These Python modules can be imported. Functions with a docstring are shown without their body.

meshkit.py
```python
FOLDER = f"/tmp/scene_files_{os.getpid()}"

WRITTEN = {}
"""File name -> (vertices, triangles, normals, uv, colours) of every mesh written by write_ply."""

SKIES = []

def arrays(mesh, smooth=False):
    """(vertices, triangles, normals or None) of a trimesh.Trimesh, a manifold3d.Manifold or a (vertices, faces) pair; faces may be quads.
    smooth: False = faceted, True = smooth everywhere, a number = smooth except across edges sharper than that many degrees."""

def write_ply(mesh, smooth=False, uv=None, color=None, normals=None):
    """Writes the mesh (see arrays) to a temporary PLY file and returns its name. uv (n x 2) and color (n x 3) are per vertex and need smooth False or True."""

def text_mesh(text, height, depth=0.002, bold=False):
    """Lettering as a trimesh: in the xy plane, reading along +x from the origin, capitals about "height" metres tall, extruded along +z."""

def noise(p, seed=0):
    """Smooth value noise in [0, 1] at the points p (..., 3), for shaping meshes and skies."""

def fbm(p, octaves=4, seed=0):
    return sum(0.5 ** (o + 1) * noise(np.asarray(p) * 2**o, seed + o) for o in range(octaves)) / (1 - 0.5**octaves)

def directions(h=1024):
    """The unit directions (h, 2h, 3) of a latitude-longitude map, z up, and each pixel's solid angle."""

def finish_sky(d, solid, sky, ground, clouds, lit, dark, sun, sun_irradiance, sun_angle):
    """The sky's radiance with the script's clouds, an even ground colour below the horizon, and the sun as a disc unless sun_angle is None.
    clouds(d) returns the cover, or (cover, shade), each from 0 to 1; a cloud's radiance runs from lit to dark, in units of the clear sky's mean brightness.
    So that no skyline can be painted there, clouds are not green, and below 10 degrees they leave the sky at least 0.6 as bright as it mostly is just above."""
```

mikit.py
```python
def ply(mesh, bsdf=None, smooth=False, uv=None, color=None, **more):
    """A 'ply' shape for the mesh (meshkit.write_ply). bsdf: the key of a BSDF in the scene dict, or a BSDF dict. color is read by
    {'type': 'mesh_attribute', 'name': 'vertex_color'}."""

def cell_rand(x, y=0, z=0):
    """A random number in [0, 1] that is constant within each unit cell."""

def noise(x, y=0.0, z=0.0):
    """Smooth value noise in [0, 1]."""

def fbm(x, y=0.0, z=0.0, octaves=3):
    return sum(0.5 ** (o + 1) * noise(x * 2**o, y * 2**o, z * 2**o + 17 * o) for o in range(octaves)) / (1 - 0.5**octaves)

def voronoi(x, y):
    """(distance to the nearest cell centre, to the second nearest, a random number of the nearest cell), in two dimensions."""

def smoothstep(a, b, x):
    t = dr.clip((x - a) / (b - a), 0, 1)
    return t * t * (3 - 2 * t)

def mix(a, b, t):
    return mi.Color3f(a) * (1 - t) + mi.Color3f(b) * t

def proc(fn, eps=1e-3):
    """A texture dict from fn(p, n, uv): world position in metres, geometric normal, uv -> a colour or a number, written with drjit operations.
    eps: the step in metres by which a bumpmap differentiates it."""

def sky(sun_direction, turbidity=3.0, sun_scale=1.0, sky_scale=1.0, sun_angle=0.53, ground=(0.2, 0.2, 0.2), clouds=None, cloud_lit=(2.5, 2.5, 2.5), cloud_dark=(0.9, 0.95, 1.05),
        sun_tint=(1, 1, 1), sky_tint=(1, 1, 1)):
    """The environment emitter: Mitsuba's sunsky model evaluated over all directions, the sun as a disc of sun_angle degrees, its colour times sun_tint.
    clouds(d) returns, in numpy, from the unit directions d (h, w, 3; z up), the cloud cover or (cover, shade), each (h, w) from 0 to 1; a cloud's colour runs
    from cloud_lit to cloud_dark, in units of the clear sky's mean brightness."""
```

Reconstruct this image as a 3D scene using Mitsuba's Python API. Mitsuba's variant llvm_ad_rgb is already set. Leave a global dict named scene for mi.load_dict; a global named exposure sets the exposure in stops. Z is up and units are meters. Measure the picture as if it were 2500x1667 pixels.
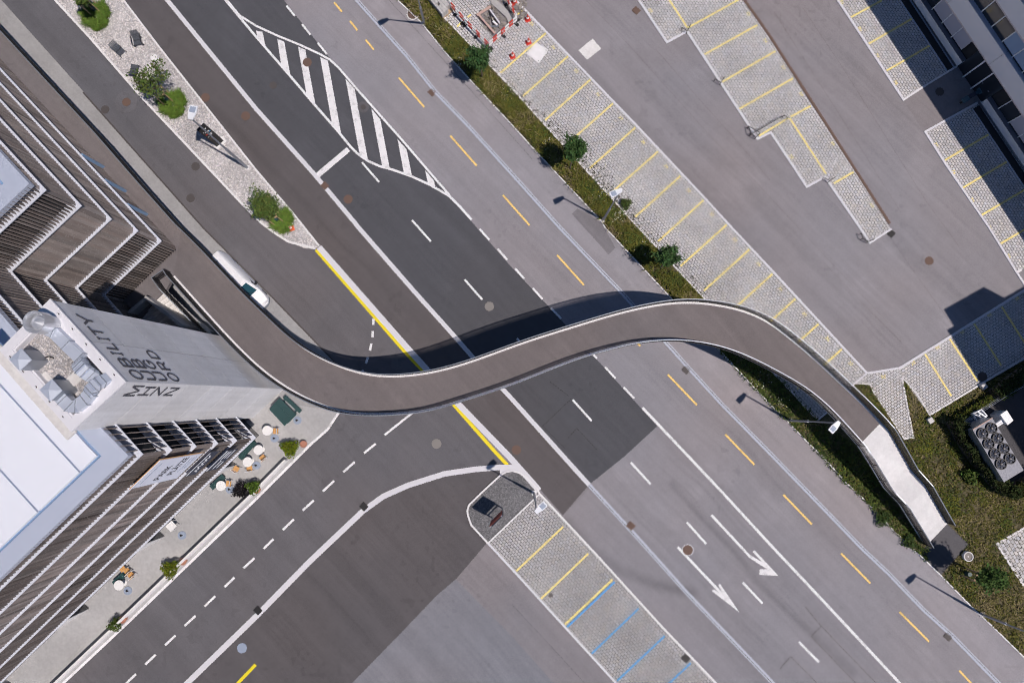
import math, random
import numpy as np, trimesh, shapely, mitsuba as mi, drjit as dr
import mikit, meshkit
from shapely.geometry import Polygon, LineString, Point
from shapely.ops import unary_union

random.seed(7)
RNG = np.random.default_rng(7)
scene, labels, COUNT = {}, {}, {}

# ------------------------------------------------------------------ camera, sky, exposure
HC, FOC = 55.0, 1750.0                       # flying height in metres, focal length in survey pixels (2500 wide)
CEN, NAD = np.array([1250.0, 833.5]), np.array([1269.0, 975.0])
DN = np.array([NAD[0] - CEN[0], NAD[1] - CEN[1], FOC]); DN /= np.linalg.norm(DN)
EX = np.array([1.0, 0, 0]) - DN[0] * DN; EX /= np.linalg.norm(EX)
EY = -np.cross(DN, EX)
AX = np.array([EX[2], EY[2], -DN[2]])        # optical axis in the world
UP = -np.array([EX[1], EY[1], -DN[1]])
T4 = mi.ScalarTransform4f
scene['type'] = 'scene'
scene['camera'] = {'type': 'perspective', 'fov': math.degrees(2 * math.atan(1250 / FOC)), 'fov_axis': 'x', 'near_clip': 1.0, 'far_clip': 2000.0,
                   'to_world': T4().look_at(origin=[0, 0, HC], target=(np.array([0, 0, HC]) + AX * 10).tolist(), up=UP.tolist())}
ELEV, AZ = math.radians(65.0), math.radians(-28.9)
scene['daylight'] = mikit.sky([math.cos(AZ) * math.cos(ELEV), math.sin(AZ) * math.cos(ELEV), math.sin(ELEV)], turbidity=2.3, sky_scale=0.55, sun_tint=(0.91, 0.972, 1.16), sky_tint=(0.92, 0.99, 1.08))
exposure = 1.32


def g(px, py, z=0.0):
    """Survey pixel of the aerial photograph -> plan position in metres at height z (photogrammetry of the site)."""
    r = np.array([px - CEN[0], py - CEN[1], FOC]); t = (HC - z) / (r @ DN)
    return np.array([r @ EX * t, r @ EY * t])


def G(pts, z=0.0):
    return np.array([g(p[0], p[1], z) for p in pts])


def zoomed(ox, oy, s):
    return lambda *pts: [(ox + p[0] / s, oy + p[1] / s) for p in pts]


# ------------------------------------------------------------------ materials
def fb(x, y, z=0.0, o=3): return mikit.fbm(x, y, z, octaves=o)


def track(p, pts, wid):
    """Soft band along a wheel path given in plan metres: 1 on it, 0 away from it."""
    d = mi.Float(99.0)
    for (ax, ay), (bx, by) in zip(pts[:-1], pts[1:]):
        ux, uy = bx - ax, by - ay; t = dr.clip(((p.x - ax) * ux + (p.y - ay) * uy) / (ux * ux + uy * uy), 0, 1)
        d = dr.minimum(d, dr.sqrt(dr.square(p.x - ax - t * ux) + dr.square(p.y - ay - t * uy)))
    return dr.exp(-dr.square(d / wid))


TRACK1 = [tuple(g(*q)) for q in [(1385, 1275), (1450, 1345), (1520, 1395), (1600, 1428), (1690, 1445)]]
TRACK2 = [tuple(g(*q)) for q in [(1640, 1180), (1705, 1255), (1790, 1345), (1850, 1420), (1950, 1515), (2080, 1640)]]


def asphalt_fn(p, n, uv):
    a, c = p.x * 0.69 - p.y * 0.72, p.x * 0.72 + p.y * 0.69
    w = fb(p.x * 0.3, p.y * 0.3, 8.0)
    big = fb(p.x * 0.10, p.y * 0.10, 3.0)
    streak = fb(c * 0.9 + w * 0.8, a * 0.035, 1.0)
    fine = fb(c * 5.0 + w * 2.0, a * 0.16, 2.0)
    mid = fb(p.x * 2.2, p.y * 2.2, 5.0, 4)
    speck = mikit.noise(p.x * 30, p.y * 30) * 0.55 + mikit.noise(p.x * 13, p.y * 13, 4.0) * 0.45
    scuff = mikit.smoothstep(0.60, 0.80, fb(p.x * 0.35 + 9, p.y * 0.35, 2.0, 4)) * mikit.noise(c * 9, a * 0.7)
    spot = mikit.smoothstep(0.80, 0.86, mikit.noise(p.x * 2.6, p.y * 2.6, 9.0)) * mikit.smoothstep(0.55, 0.7, fb(p.x * 0.2, p.y * 0.2, 21.0))
    v = uv.x * (0.61 + 0.13 * big + 0.24 * streak + 0.16 * fine + 0.10 * mid + 0.20 * speck + 0.14 * scuff) * (1 - 0.10 * spot)
    v *= 1 - 0.30 * track(p, TRACK1, 0.42) * (0.4 + 0.9 * fine) - 0.24 * track(p, TRACK2, 0.30) * (0.3 + 1.0 * mid)
    hue = dr.clip(uv.y + 0.7 * (fb(p.x * 0.12 + 40, p.y * 0.12) - 0.5), 0, 1)
    return mikit.mix((0.93, 0.96, 1.10), (1.09, 0.97, 0.99), hue) * v


def paver_fn(p, n, uv):
    d = fb(p.x * 0.5, p.y * 0.5, 1.0, 4)
    s = mikit.noise(p.x * 35, p.y * 35)
    st = mikit.smoothstep(0.60, 0.85, fb(p.x * 0.23 + 5, p.y * 0.23, 7.0))
    v = uv.x * (0.78 + 0.28 * d + 0.12 * s) * (1 - 0.12 * st)
    return mikit.mix((0.97, 0.98, 1.04), (1.05, 0.99, 0.93), uv.y) * v


def concrete_fn(p, n, uv):
    d = fb(p.x * 0.6, p.y * 0.6, p.z * 0.6, 4)
    s = fb(p.x * 9, p.y * 9, p.z * 9, 3)
    run = fb((p.x - p.y) * 3.0, p.z * 0.12, (p.x + p.y) * 3.0)
    v = uv.x * (0.70 + 0.26 * d + 0.16 * s + 0.16 * run)
    return mikit.mix((0.97, 0.99, 1.04), (1.05, 1.0, 0.93), uv.y) * v


def gravel_fn(p, n, uv):
    d1, d2, r = mikit.voronoi(p.x * 11, p.y * 11)
    e1, e2, q = mikit.voronoi(p.x * 21 + 3, p.y * 21)
    edge = mikit.smoothstep(0.02, 0.22, d2 - d1)
    big = fb(p.x * 0.5, p.y * 0.5)
    v = uv.x * (0.45 + 0.75 * r * edge + 0.30 * q) * (0.75 + 0.5 * big)
    return mikit.mix((0.97, 0.98, 1.05), (1.12, 1.0, 0.90), uv.y * q) * v


def soil_fn(p, n, uv):
    d = fb(p.x * 0.9, p.y * 0.9, 2.0, 4)
    s = fb(p.x * 9, p.y * 9, 1.0)
    return mikit.mix((0.045, 0.05, 0.02), (0.16, 0.135, 0.085), mikit.smoothstep(0.3, 0.75, 0.6 * d + 0.4 * s)) * uv.x


def wood_fn(p, n, uv):
    d = fb(p.x * 5, p.y * 5, p.z * 0.6)
    s = fb(p.x * 30, p.y * 30, p.z * 2.0)
    sp = mikit.smoothstep(0.70, 0.80, mikit.noise(p.x * 9, p.y * 9, p.z * 9))
    v = uv.x * (0.60 + 0.45 * d + 0.35 * s)
    return mikit.mix(mikit.mix((1.0, 0.84, 0.78), (1.04, 0.94, 0.90), uv.y) * v, (0.45, 0.42, 0.40), sp * 0.25)


def paint_fn(p, n, uv):
    w = mikit.smoothstep(0.66, 0.80, fb(p.x * 4, p.y * 4, 2.0, 4) * 0.6 + mikit.noise(p.x * 20, p.y * 20) * 0.4)
    return mi.Color3f(1.0) * (0.93 - 0.25 * w) * uv.x


def proc_mat(name, fn, rough=0.9, spec=0.25, bump=None, scale=0.004, eps=0.01):
    b = {'type': 'principled', 'base_color': mikit.proc(fn), 'roughness': rough, 'specular': spec}
    if bump:
        b = {'type': 'bumpmap', 'arbitrary': mikit.proc(bump, eps=eps), 'scale': scale, 'bsdf': b}
    scene[name] = {'type': 'twosided', 'bsdf': b}


proc_mat('asphalt', asphalt_fn, 0.85, 0.3)
proc_mat('paver', paver_fn)
proc_mat('concrete', concrete_fn)
proc_mat('gravel', gravel_fn, bump=lambda p, n, uv: 0.03 * (1 - mikit.voronoi(p.x * 11, p.y * 11)[0]), scale=1.0)
proc_mat('soil', soil_fn)
proc_mat('wood', wood_fn, 0.8)


def plain(name, col, rough=0.6, metal=0.0, spec=0.5, coat=0.0):
    b = {'type': 'principled', 'base_color': {'type': 'rgb', 'value': list(col)}, 'roughness': rough, 'metallic': metal, 'specular': spec}
    if coat: b['clearcoat'] = coat
    scene[name] = {'type': 'twosided', 'bsdf': b}


def wear(col):
    return lambda p, n, uv: mi.Color3f(col) * (1.0 - 0.30 * mikit.smoothstep(0.5, 0.8, fb(p.x * 3, p.y * 3, 2.0, 4) * 0.65 + mikit.noise(p.x * 22, p.y * 22) * 0.35))


proc_mat('white_paint', wear((0.80, 0.80, 0.82)), 0.7)
proc_mat('yellow_paint', wear((0.90, 0.76, 0.26)), 0.7)
proc_mat('amber_paint', wear((0.88, 0.62, 0.22)), 0.7)
proc_mat('blue_paint', wear((0.10, 0.36, 0.72)), 0.7)
plain('lemon_paint', (0.80, 0.66, 0.02), 0.7)
plain('kerb_stone', (0.66, 0.66, 0.70), 0.85)
plain('kerb_white', (0.74, 0.73, 0.74), 0.85)
plain('kerb_blue', (0.46, 0.49, 0.57), 0.85)
plain('dark_metal', (0.022, 0.023, 0.028), 0.45, 0.3)
plain('black', (0.012, 0.012, 0.014), 0.6)
plain('steel', (0.17, 0.18, 0.22), 0.5, 0.2)
plain('grey_metal', (0.30, 0.33, 0.38), 0.4, 0.5)
plain('galvanised', (0.58, 0.63, 0.72), 0.38, 0.35)
plain('mirror_steel', (0.62, 0.64, 0.68), 0.30, 0.55)
plain('ledge', (0.70, 0.74, 0.84), 0.45, 0.2)
plain('roof_white', (0.72, 0.75, 0.82), 0.7)
plain('coping', (0.50, 0.55, 0.66), 0.45, 0.2)
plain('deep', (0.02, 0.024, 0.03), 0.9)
plain('iron', (0.10, 0.09, 0.09), 0.7, 0.3)
plain('rust_iron', (0.16, 0.105, 0.085), 0.8, 0.2)
plain('pale_iron', (0.26, 0.245, 0.235), 0.8, 0.2)
plain('white_gloss', (0.82, 0.83, 0.86), 0.3, 0, 0.5, 0.6)
plain('white_matt', (0.80, 0.80, 0.80), 0.7)
plain('green_wood', (0.018, 0.060, 0.062), 0.5)
plain('tan_wood', (0.62, 0.34, 0.12), 0.6)
plain('raw_wood', (0.46, 0.33, 0.20), 0.8)
plain('pink_wood', (0.50, 0.36, 0.31), 0.85)
plain('red_plastic', (0.62, 0.05, 0.03), 0.5)
plain('orange_plastic', (0.75, 0.13, 0.05), 0.5)
plain('terracotta', (0.42, 0.20, 0.14), 0.8)
plain('dark_red', (0.16, 0.012, 0.010), 0.5)
plain('disc_grey', (0.30, 0.36, 0.47), 0.6, 0.1)
plain('chair_grey', (0.085, 0.095, 0.115), 0.7)
plain('letter', (0.075, 0.078, 0.095), 0.5)
plain('office_panel', (0.80, 0.82, 0.86), 0.5, 0.1)
plain('office_beige', (0.62, 0.56, 0.56), 0.7)
plain('blind', (0.40, 0.42, 0.50), 0.6)
plain('blue_panel', (0.20, 0.32, 0.50), 0.35)
plain('navy', (0.045, 0.055, 0.085), 0.5)
plain('banner_white', (0.66, 0.70, 0.80), 0.6)
plain('teal', (0.02, 0.10, 0.13), 0.4, 0.2)
plain('bark', (0.13, 0.105, 0.085), 0.95)
plain('moped_blue', (0.05, 0.12, 0.17), 0.4, 0.3)
plain('frame_white', (0.76, 0.79, 0.84), 0.4)
scene['window_glass'] = {'type': 'twosided', 'bsdf': {'type': 'principled', 'base_color': {'type': 'rgb', 'value': [0.02, 0.026, 0.035]}, 'roughness': 0.10, 'specular': 0.9}}
scene['windscreen'] = {'type': 'twosided', 'bsdf': {'type': 'principled', 'base_color': {'type': 'rgb', 'value': [0.02, 0.075, 0.105]}, 'roughness': 0.14, 'specular': 0.9}}
VC = {'type': 'mesh_attribute', 'name': 'vertex_color'}
scene['leaf'] = {'type': 'twosided', 'bsdf': {'type': 'principled', 'base_color': VC, 'roughness': 0.75, 'specular': 0.12}}
scene['painted'] = {'type': 'twosided', 'bsdf': {'type': 'principled', 'base_color': VC, 'roughness': 0.6, 'specular': 0.3}}


# ------------------------------------------------------------------ helpers
def numbered(key):
    n = COUNT.get(key, 0); COUNT[key] = n + 1
    return key if n == 0 else f'{key}_{n:03d}'


def lab(key, label=None, cat=None, group=None, kind=None):
    d = labels.setdefault(key, {})
    for k, v in (('label', label), ('category', cat), ('group', group), ('kind', kind)):
        if v: d[k] = v
    return key


def thing(name, label, cat, group=None, kind=None):
    return lab(numbered(name), label, cat, group, kind)


def obj(name, shape, parent=None):
    key = numbered(parent + '__' + name if parent else name)
    scene[key] = shape
    return key


class MB:
    """Collects quads and triangles, with a uv tone or a colour per vertex, into one mesh."""
    def __init__(s): s.v, s.f, s.c, s.n = [], [], [], 0

    def add(s, v, f, c=None):
        v = np.asarray(v, float).reshape(-1, 3); f = np.asarray(f, int)
        if f.shape[1] == 4: f = np.vstack([f[:, [0, 1, 2]], f[:, [0, 2, 3]]])
        s.v.append(v); s.f.append(f + s.n); s.n += len(v)
        c = np.zeros((len(v), 0)) if c is None else np.asarray(c, float)
        s.c.append(np.tile(c, (len(v), 1)) if c.ndim == 1 else c)
        return s

    BOXF = np.array([[0, 3, 2, 1], [4, 5, 6, 7], [0, 1, 5, 4], [1, 2, 6, 5], [2, 3, 7, 6], [3, 0, 4, 7]])

    def box(s, c, u, v, w, col=None):
        c, u, v, w = (np.asarray(q, float) for q in (c, u, v, w))
        P = [c + a * u + b * v - w for a, b in ((-1, -1), (1, -1), (1, 1), (-1, 1))] + [c + a * u + b * v + w for a, b in ((-1, -1), (1, -1), (1, 1), (-1, 1))]
        return s.add(P, s.BOXF, col)

    def bar(s, a, b, r, col=None, up=(0, 0, 1), r2=None):
        a, b = np.asarray(a, float), np.asarray(b, float); d = b - a; L = np.linalg.norm(d); d = d / L
        x = np.cross(d, up)
        if np.linalg.norm(x) < 1e-3: x = np.cross(d, (1, 0, 0))
        x /= np.linalg.norm(x); y = np.cross(x, d)
        return s.box((a + b) / 2, x * r, y * (r2 or r), d * L / 2, col)

    def tube(s, a, b, r0, r1=None, n=10, col=None):
        a, b = np.asarray(a, float), np.asarray(b, float); r1 = r0 if r1 is None else r1
        d = (b - a) / np.linalg.norm(b - a); x = np.cross(d, (0.3, 0.5, 0.81)); x /= np.linalg.norm(x); y = np.cross(d, x)
        t = np.arange(n) * 2 * math.pi / n
        ring = np.cos(t)[:, None] * x + np.sin(t)[:, None] * y
        v = np.vstack([a + ring * r0, b + ring * r1, a, b]); i = np.arange(n); j = (i + 1) % n
        f = np.vstack([np.c_[i, j, j + n], np.c_[i, j + n, i + n], np.c_[j, i, np.full(n, 2 * n)], np.c_[i + n, j + n, np.full(n, 2 * n + 1)]])
        return s.add(v, f, col)

    def prism(s, xy, z0, z1, col=None, top_only=False):
        P = Polygon(xy) if not isinstance(xy, Polygon) else xy
        P = shapely.geometry.polygon.orient(P.buffer(0) if not P.is_valid else P)
        for Q in getattr(P, 'geoms', [P]):
            v, f = trimesh.creation.triangulate_polygon(Q, engine='earcut')
            a = v[f]; e, h = a[:, 1] - a[:, 0], a[:, 2] - a[:, 0]; flip = e[:, 0] * h[:, 1] - e[:, 1] * h[:, 0] < 0
            f = f.copy(); f[flip] = f[flip][:, ::-1]
            s.add(np.c_[v, np.full(len(v), z1)], f, col)
            if not top_only:
                s.add(np.c_[v, np.full(len(v), z0)], f[:, ::-1], col)
                for ring in [Q.exterior] + list(Q.interiors):
                    c = np.array(ring.coords)[:-1]; n = len(c); i = np.arange(n); j = (i + 1) % n
                    s.add(np.vstack([np.c_[c, np.full(n, z0)], np.c_[c, np.full(n, z1)]]), np.c_[i, j, j + n, i + n], col)
        return s

    def strip(s, line, w, z0, z1, col=None, closed=False):
        P = LineString(line).buffer(w / 2, cap_style='flat', join_style='mitre', mitre_limit=3)
        return s.prism(P, z0, z1, col, top_only=(z1 - z0 < 0.012))

    def mesh(s): return np.vstack(s.v), np.vstack(s.f)

    def ply(s, bsdf, smooth=False, **k):
        c = np.vstack(s.c) if all(x.shape[1] == s.c[0].shape[1] for x in s.c) else None
        if c is not None and c.shape[1] == 2: k['uv'] = c
        if c is not None and c.shape[1] == 3: k['color'] = c
        return mikit.ply(s.mesh(), bsdf, smooth=smooth, **k)


def put(name, mb, bsdf, parent=None, smooth=False): return obj(name, mb.ply(bsdf, smooth), parent)


def structure(name, mb, bsdf, label=None, smooth=False):
    k = put(name, mb, bsdf, None, smooth)
    return lab(k, label, None, None, 'structure')


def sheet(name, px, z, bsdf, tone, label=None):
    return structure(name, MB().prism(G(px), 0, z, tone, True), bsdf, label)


def disc(mb, c, r, z0, z1, col=None, n=28):
    return mb.prism(Point(*c).buffer(r, quad_segs=n // 4), z0, z1, col)


def v3(xy, z): return np.array([xy[0], xy[1], z])


def unit(v): v = np.asarray(v, float); return v / np.linalg.norm(v)

# ------------------------------------------------------------------ the ground, streets and pavements (each sheet 4 mm above the one below)
z1, z2, z3, z4, z5 = 0.004, 0.008, 0.012, 0.016, 0.020
structure('ground', MB().prism([(-300, -300), (300, -300), (300, 300), (-300, 300)], -0.5, 0.0, (0.22, 0.55), True), 'asphalt', 'wide grey asphalt ground of the site')
W1 = [(360, -60), (407.7, 0), (625, 266), (766.8, 425), (868, 546), (873, 553), (1015, 715.5), (1110.7, 822), (1156.8, 875), (1224, 946), (1250, 974), (1374, 1112), (1438, 1183), (1555, 1310.5), (1675.4, 1445), (1875, 1654), (1960, 1745)]
R1 = [(815, -60), (869.7, 0), (930, 67.4), (993.7, 138), (1064.7, 226.9), (1135.6, 299.6), (1250, 425), (1367, 556), (1434.4, 627), (1512.4, 708.5), (1622.3, 832.6), (1686, 903.5), (1764, 988.6), (1875, 1101), (1998.9, 1228.8), (2105, 1338.5), (2168.8, 1398.7), (2253.7, 1487), (2324.6, 1550.8), (2437.8, 1667), (2520, 1750)]
S1 = [(925, -60), (969, 0), (1025.6, 53), (1086, 127.6), (1149.7, 198.5), (1250, 306), (1306.7, 368.7), (1469.8, 542.4), (1476.9, 556), (1636.4, 726.2), (1755, 853.6), (1808, 910.7), (1827, 931.6), (1858, 963.8), (1894.7, 1001.7), (1921.4, 1027), (1967.7, 1076), (2006, 1112), (2066.4, 1179.3), (2119.5, 1228.8), (2183, 1296), (2246.8, 1356.3), (2296.4, 1404), (2371, 1480), (2420, 1526), (2500, 1604), (2600, 1700)]
MAINW = [(640, -60), (692, 0), (798.7, 134.7), (873, 220), (979.5, 340), (1086, 464), (1163.9, 556), (1250, 653.5), (1345.7, 754.5), (1448.5, 868), (1604.5, 1040)]
sheet('main_road', W1 + R1[::-1], z1, 'asphalt', (0.255, 0.5), 'older mid-grey asphalt road running diagonally under the footbridge')
sheet('new_road_surface', [(360, -60), (407.7, 0)] + W1[2:13] + [(1526.5, 1112), (1604.5, 1040)] + MAINW[:-1][::-1], z2, 'asphalt', (0.086, 0.05), 'fresh dark asphalt on the left lanes of the main road')
sheet('road_sidewalk', R1 + S1[::-1], z2, 'asphalt', (0.285, 0.55), 'pale grey sidewalk strip between the main road and the verge')
sheet('sidewalk_patch', [(1396, 522.4), (1410, 509.8), (1436, 520), (1470, 548), (1502.6, 605), (1485.8, 622)], z3, 'asphalt', (0.195, 0.6), 'darker asphalt repair patch in the sidewalk')
LW, WY, WI = [(3, 0), (56.7, 60.3), (212.7, 234), (496, 556), (679, 740), (817, 883)], [(842, 925), (838, 985), (829, 1004), (800, 1048), (760, 1083), (700, 1143), (624, 1219), (304, 1527), (152, 1669), (60, 1760)], [(134, 0), (220, 93), (346, 238), (448, 346), (530, 433), (594, 501), (640, 546), (672, 570), (705, 591), (745, 607)]
BAND = [(350, 1770), (456.6, 1667), (624, 1505), (756, 1370), (887, 1246), (936, 1211), (996.6, 1184), (1085, 1156), (1160, 1145), (1222, 1140)]
sheet('side_street', [(-60, -70)] + LW + WY + BAND + [(1250, 1140), (1107, 987), (993.7, 864.4), (772, 610)] + WI[::-1] + [(85, -60)], z1, 'asphalt', (0.125, 0.38), 'dark grey asphalt side street curving beneath the footbridge')
sheet('entrance_drive', BAND + [(1240, 1135), (1330, 1212), (1187.6, 1326), (1113, 1413), (1067, 1452), (979, 1544), (859, 1667), (760, 1770)], z2, 'asphalt', (0.098, 0.62), 'dark brownish asphalt entrance drive')
sheet('yard_asphalt', [(859, 1667), (979, 1544), (1067, 1452), (1113, 1413), (1249, 1551), (1352, 1667), (1450, 1770), (760, 1770)], z2, 'asphalt', (0.215, 0.12), 'older bluish grey asphalt of the yard in the foreground')
sheet('yard_strip', [(1113, 1413), (1187.6, 1326), (1200, 1335), (1250, 1388), (1505, 1667), (1610, 1770), (1450, 1770), (1352, 1667), (1249, 1551)], z3, 'asphalt', (0.225, 0.65), 'brownish grey asphalt strip beside the block paved bays')
CYC = [(250, -60), (301, 0), (390, 117), (625, 415), (713, 518), (785, 603), (1011, 864), (1121, 982), (1250, 1113), (1321, 1197)]
sheet('cycle_path', CYC + [(1374, 1257)] + W1[:13][::-1], z2, 'asphalt', (0.098, 0.85), 'brown-black asphalt cycle path beside the white kerb line')
sheet('cycle_path_end', [(1321, 1199), (1374, 1258), (1441, 1190)] + W1[13:] + [(1840, 1770), (1749, 1667), (1618, 1531), (1462, 1360)], z2, 'asphalt', (0.245, 0.55), 'older grey asphalt continuation of the cycle path')
sheet('left_sidewalk', [(-60, -70)] + LW + WY[:3] + [(700, 1000), (500, 800), (300, 560), (-150, 40)], z2, 'concrete', (0.34, 0.25), 'pale pinkish sidewalk along the raised terrace')
sheet('cafe_pavement', WY + [(-200, 1760), (-60, 1667), (300, 1320), (520, 1100), (680, 960), (700, 985), (829, 1004)], z3, 'concrete', (0.42, 0.3), 'grey concrete pavement of the street cafe')
GRAV = [(85, -60)] + WI + [(770, 607), (779, 601), (713, 518), (625, 415), (390, 117), (301, 0), (250, -60)]
sheet('gravel_island', GRAV, z3 + 0.02, 'gravel', (0.56, 0.7), 'pale gravel traffic island with young trees')
DKG = [(1191.4, 1325), (1150.6, 1280.5), (1143, 1258.8), (1141, 1246), (1145, 1232), (1174.8, 1202.7), (1222, 1159.3), (1234.8, 1151.7), (1250, 1148.5), (1266.7, 1153), (1284.5, 1164.4), (1311, 1192.5), (1317, 1205)]
sheet('dark_gravel_island', DKG, z3 + 0.02, 'gravel', (0.20, 0.15), 'dark blue-grey gravel island with a sign')
GRN = S1[1:12] + [(1700, 795), (1760, 850)]
PAVE_IN = [(1015, -40), (1050, 0), (1086, 46), (1242, 209), (1374, 354.5), (1555, 553), (1643.6, 648), (1719.8, 729.7), (1887.7, 910.5), (1934, 958), (1962, 990.5), (1995.7, 1024.9)]
K1 = [(1230, -33), (1260.6, 3.5), (1391.8, 140), (1551.3, 304.9), (1714.4, 478.6), (1789, 560), (1875, 651), (2116, 911)]
sheet('verge_soil', [(925, -60)] + S1[1:] + [(2700, 1700), (2700, 1050), (2500, 880), (2268, 1010), (2208, 925), (2090, 935), (1995.7, 1025)] + PAVE_IN[::-1], z2, 'soil', (1.0, 0.5), 'brown and olive soil of the planted verge')
structure('car_park', MB().prism(G([(1150, -80), (2700, -80), (2700, 800), (2500, 705), (2196, 898), (2116, 911)] + K1[::-1]), 0, z1, (0.243, 0.62), True), 'asphalt', 'grey-brown asphalt of the big car park')

# kerbs and edge lines ----------------------------------------------------------
def kerb(parent, name, px, w, h, bsdf, z0=0.0):
    return put(name, MB().strip(G(px), w, z0, h), bsdf, parent)


kerb('main_road', 'kerb', W1[:13], 0.34, 0.05, 'kerb_stone')
kerb('main_road', 'kerb', W1[12:], 0.30, 0.05, 'kerb_blue')
kerb('road_sidewalk', 'kerb', R1, 0.30, 0.06, 'kerb_blue')
for ln, o in ((R1, 0.02), (W1[12:], -0.02)):
    L = LineString(G(ln)).parallel_offset(abs(o) + 0.02, 'left' if o > 0 else 'right')
    put('kerb_groove', MB().strip(np.array(L.coords), 0.035, 0.03, 0.066), 'iron', 'road_sidewalk' if o > 0 else 'main_road')
kerb('road_sidewalk', 'edging', S1, 0.09, 0.07, 'kerb_white')
kerb('gravel_island', 'kerb', GRAV[1:10] + [(770, 607)], 0.17, 0.10, 'kerb_white')
kerb('gravel_island', 'kerb', [(250, -60), (301, 0), (390, 117), (625, 415), (713, 518), (779, 600)], 0.14, 0.10, 'kerb_white')
kerb('dark_gravel_island', 'kerb', DKG, 0.13, 0.12, 'kerb_white')
kerb('dark_gravel_island', 'kerb', [DKG[0], DKG[-1]], 0.11, 0.09, 'kerb_white')
kerb('side_street', 'kerb', [(779, 604), (1005, 861), (1116, 983), (1242, 1113), (1300, 1178), (1316, 1197)], 0.46, 0.05, 'kerb_stone')
kerb('side_street', 'kerb', BAND, 0.42, 0.05, 'kerb_stone')
put('kerb', MB().prism(G([(1222, 1133.5), (1262, 1134), (1318, 1196), (1313, 1192), (1286, 1163), (1267, 1151), (1250, 1147), (1233, 1150), (1221, 1158), (1220, 1146)]), 0, 0.055), 'kerb_stone', 'side_street')
kerb('car_park', 'kerb', K1, 0.16, 0.075, 'kerb_stone')
put('drain_channel', MB().strip(G([(203, 226), (496, 556), (679, 740), (817, 883)]), 0.13, 0, z4), 'iron', 'left_sidewalk')

# painted markings --------------------------------------------------------------
MZ = 0.026


def mark(parent, name, px, w, bsdf, z=MZ): return put(name, MB().strip(G(px), w, z, z + 0.002), bsdf, parent)


def quad(parent, name, px, bsdf, z=MZ): return put(name, MB().prism(G(px), z, z, None, True), bsdf, parent)


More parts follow.
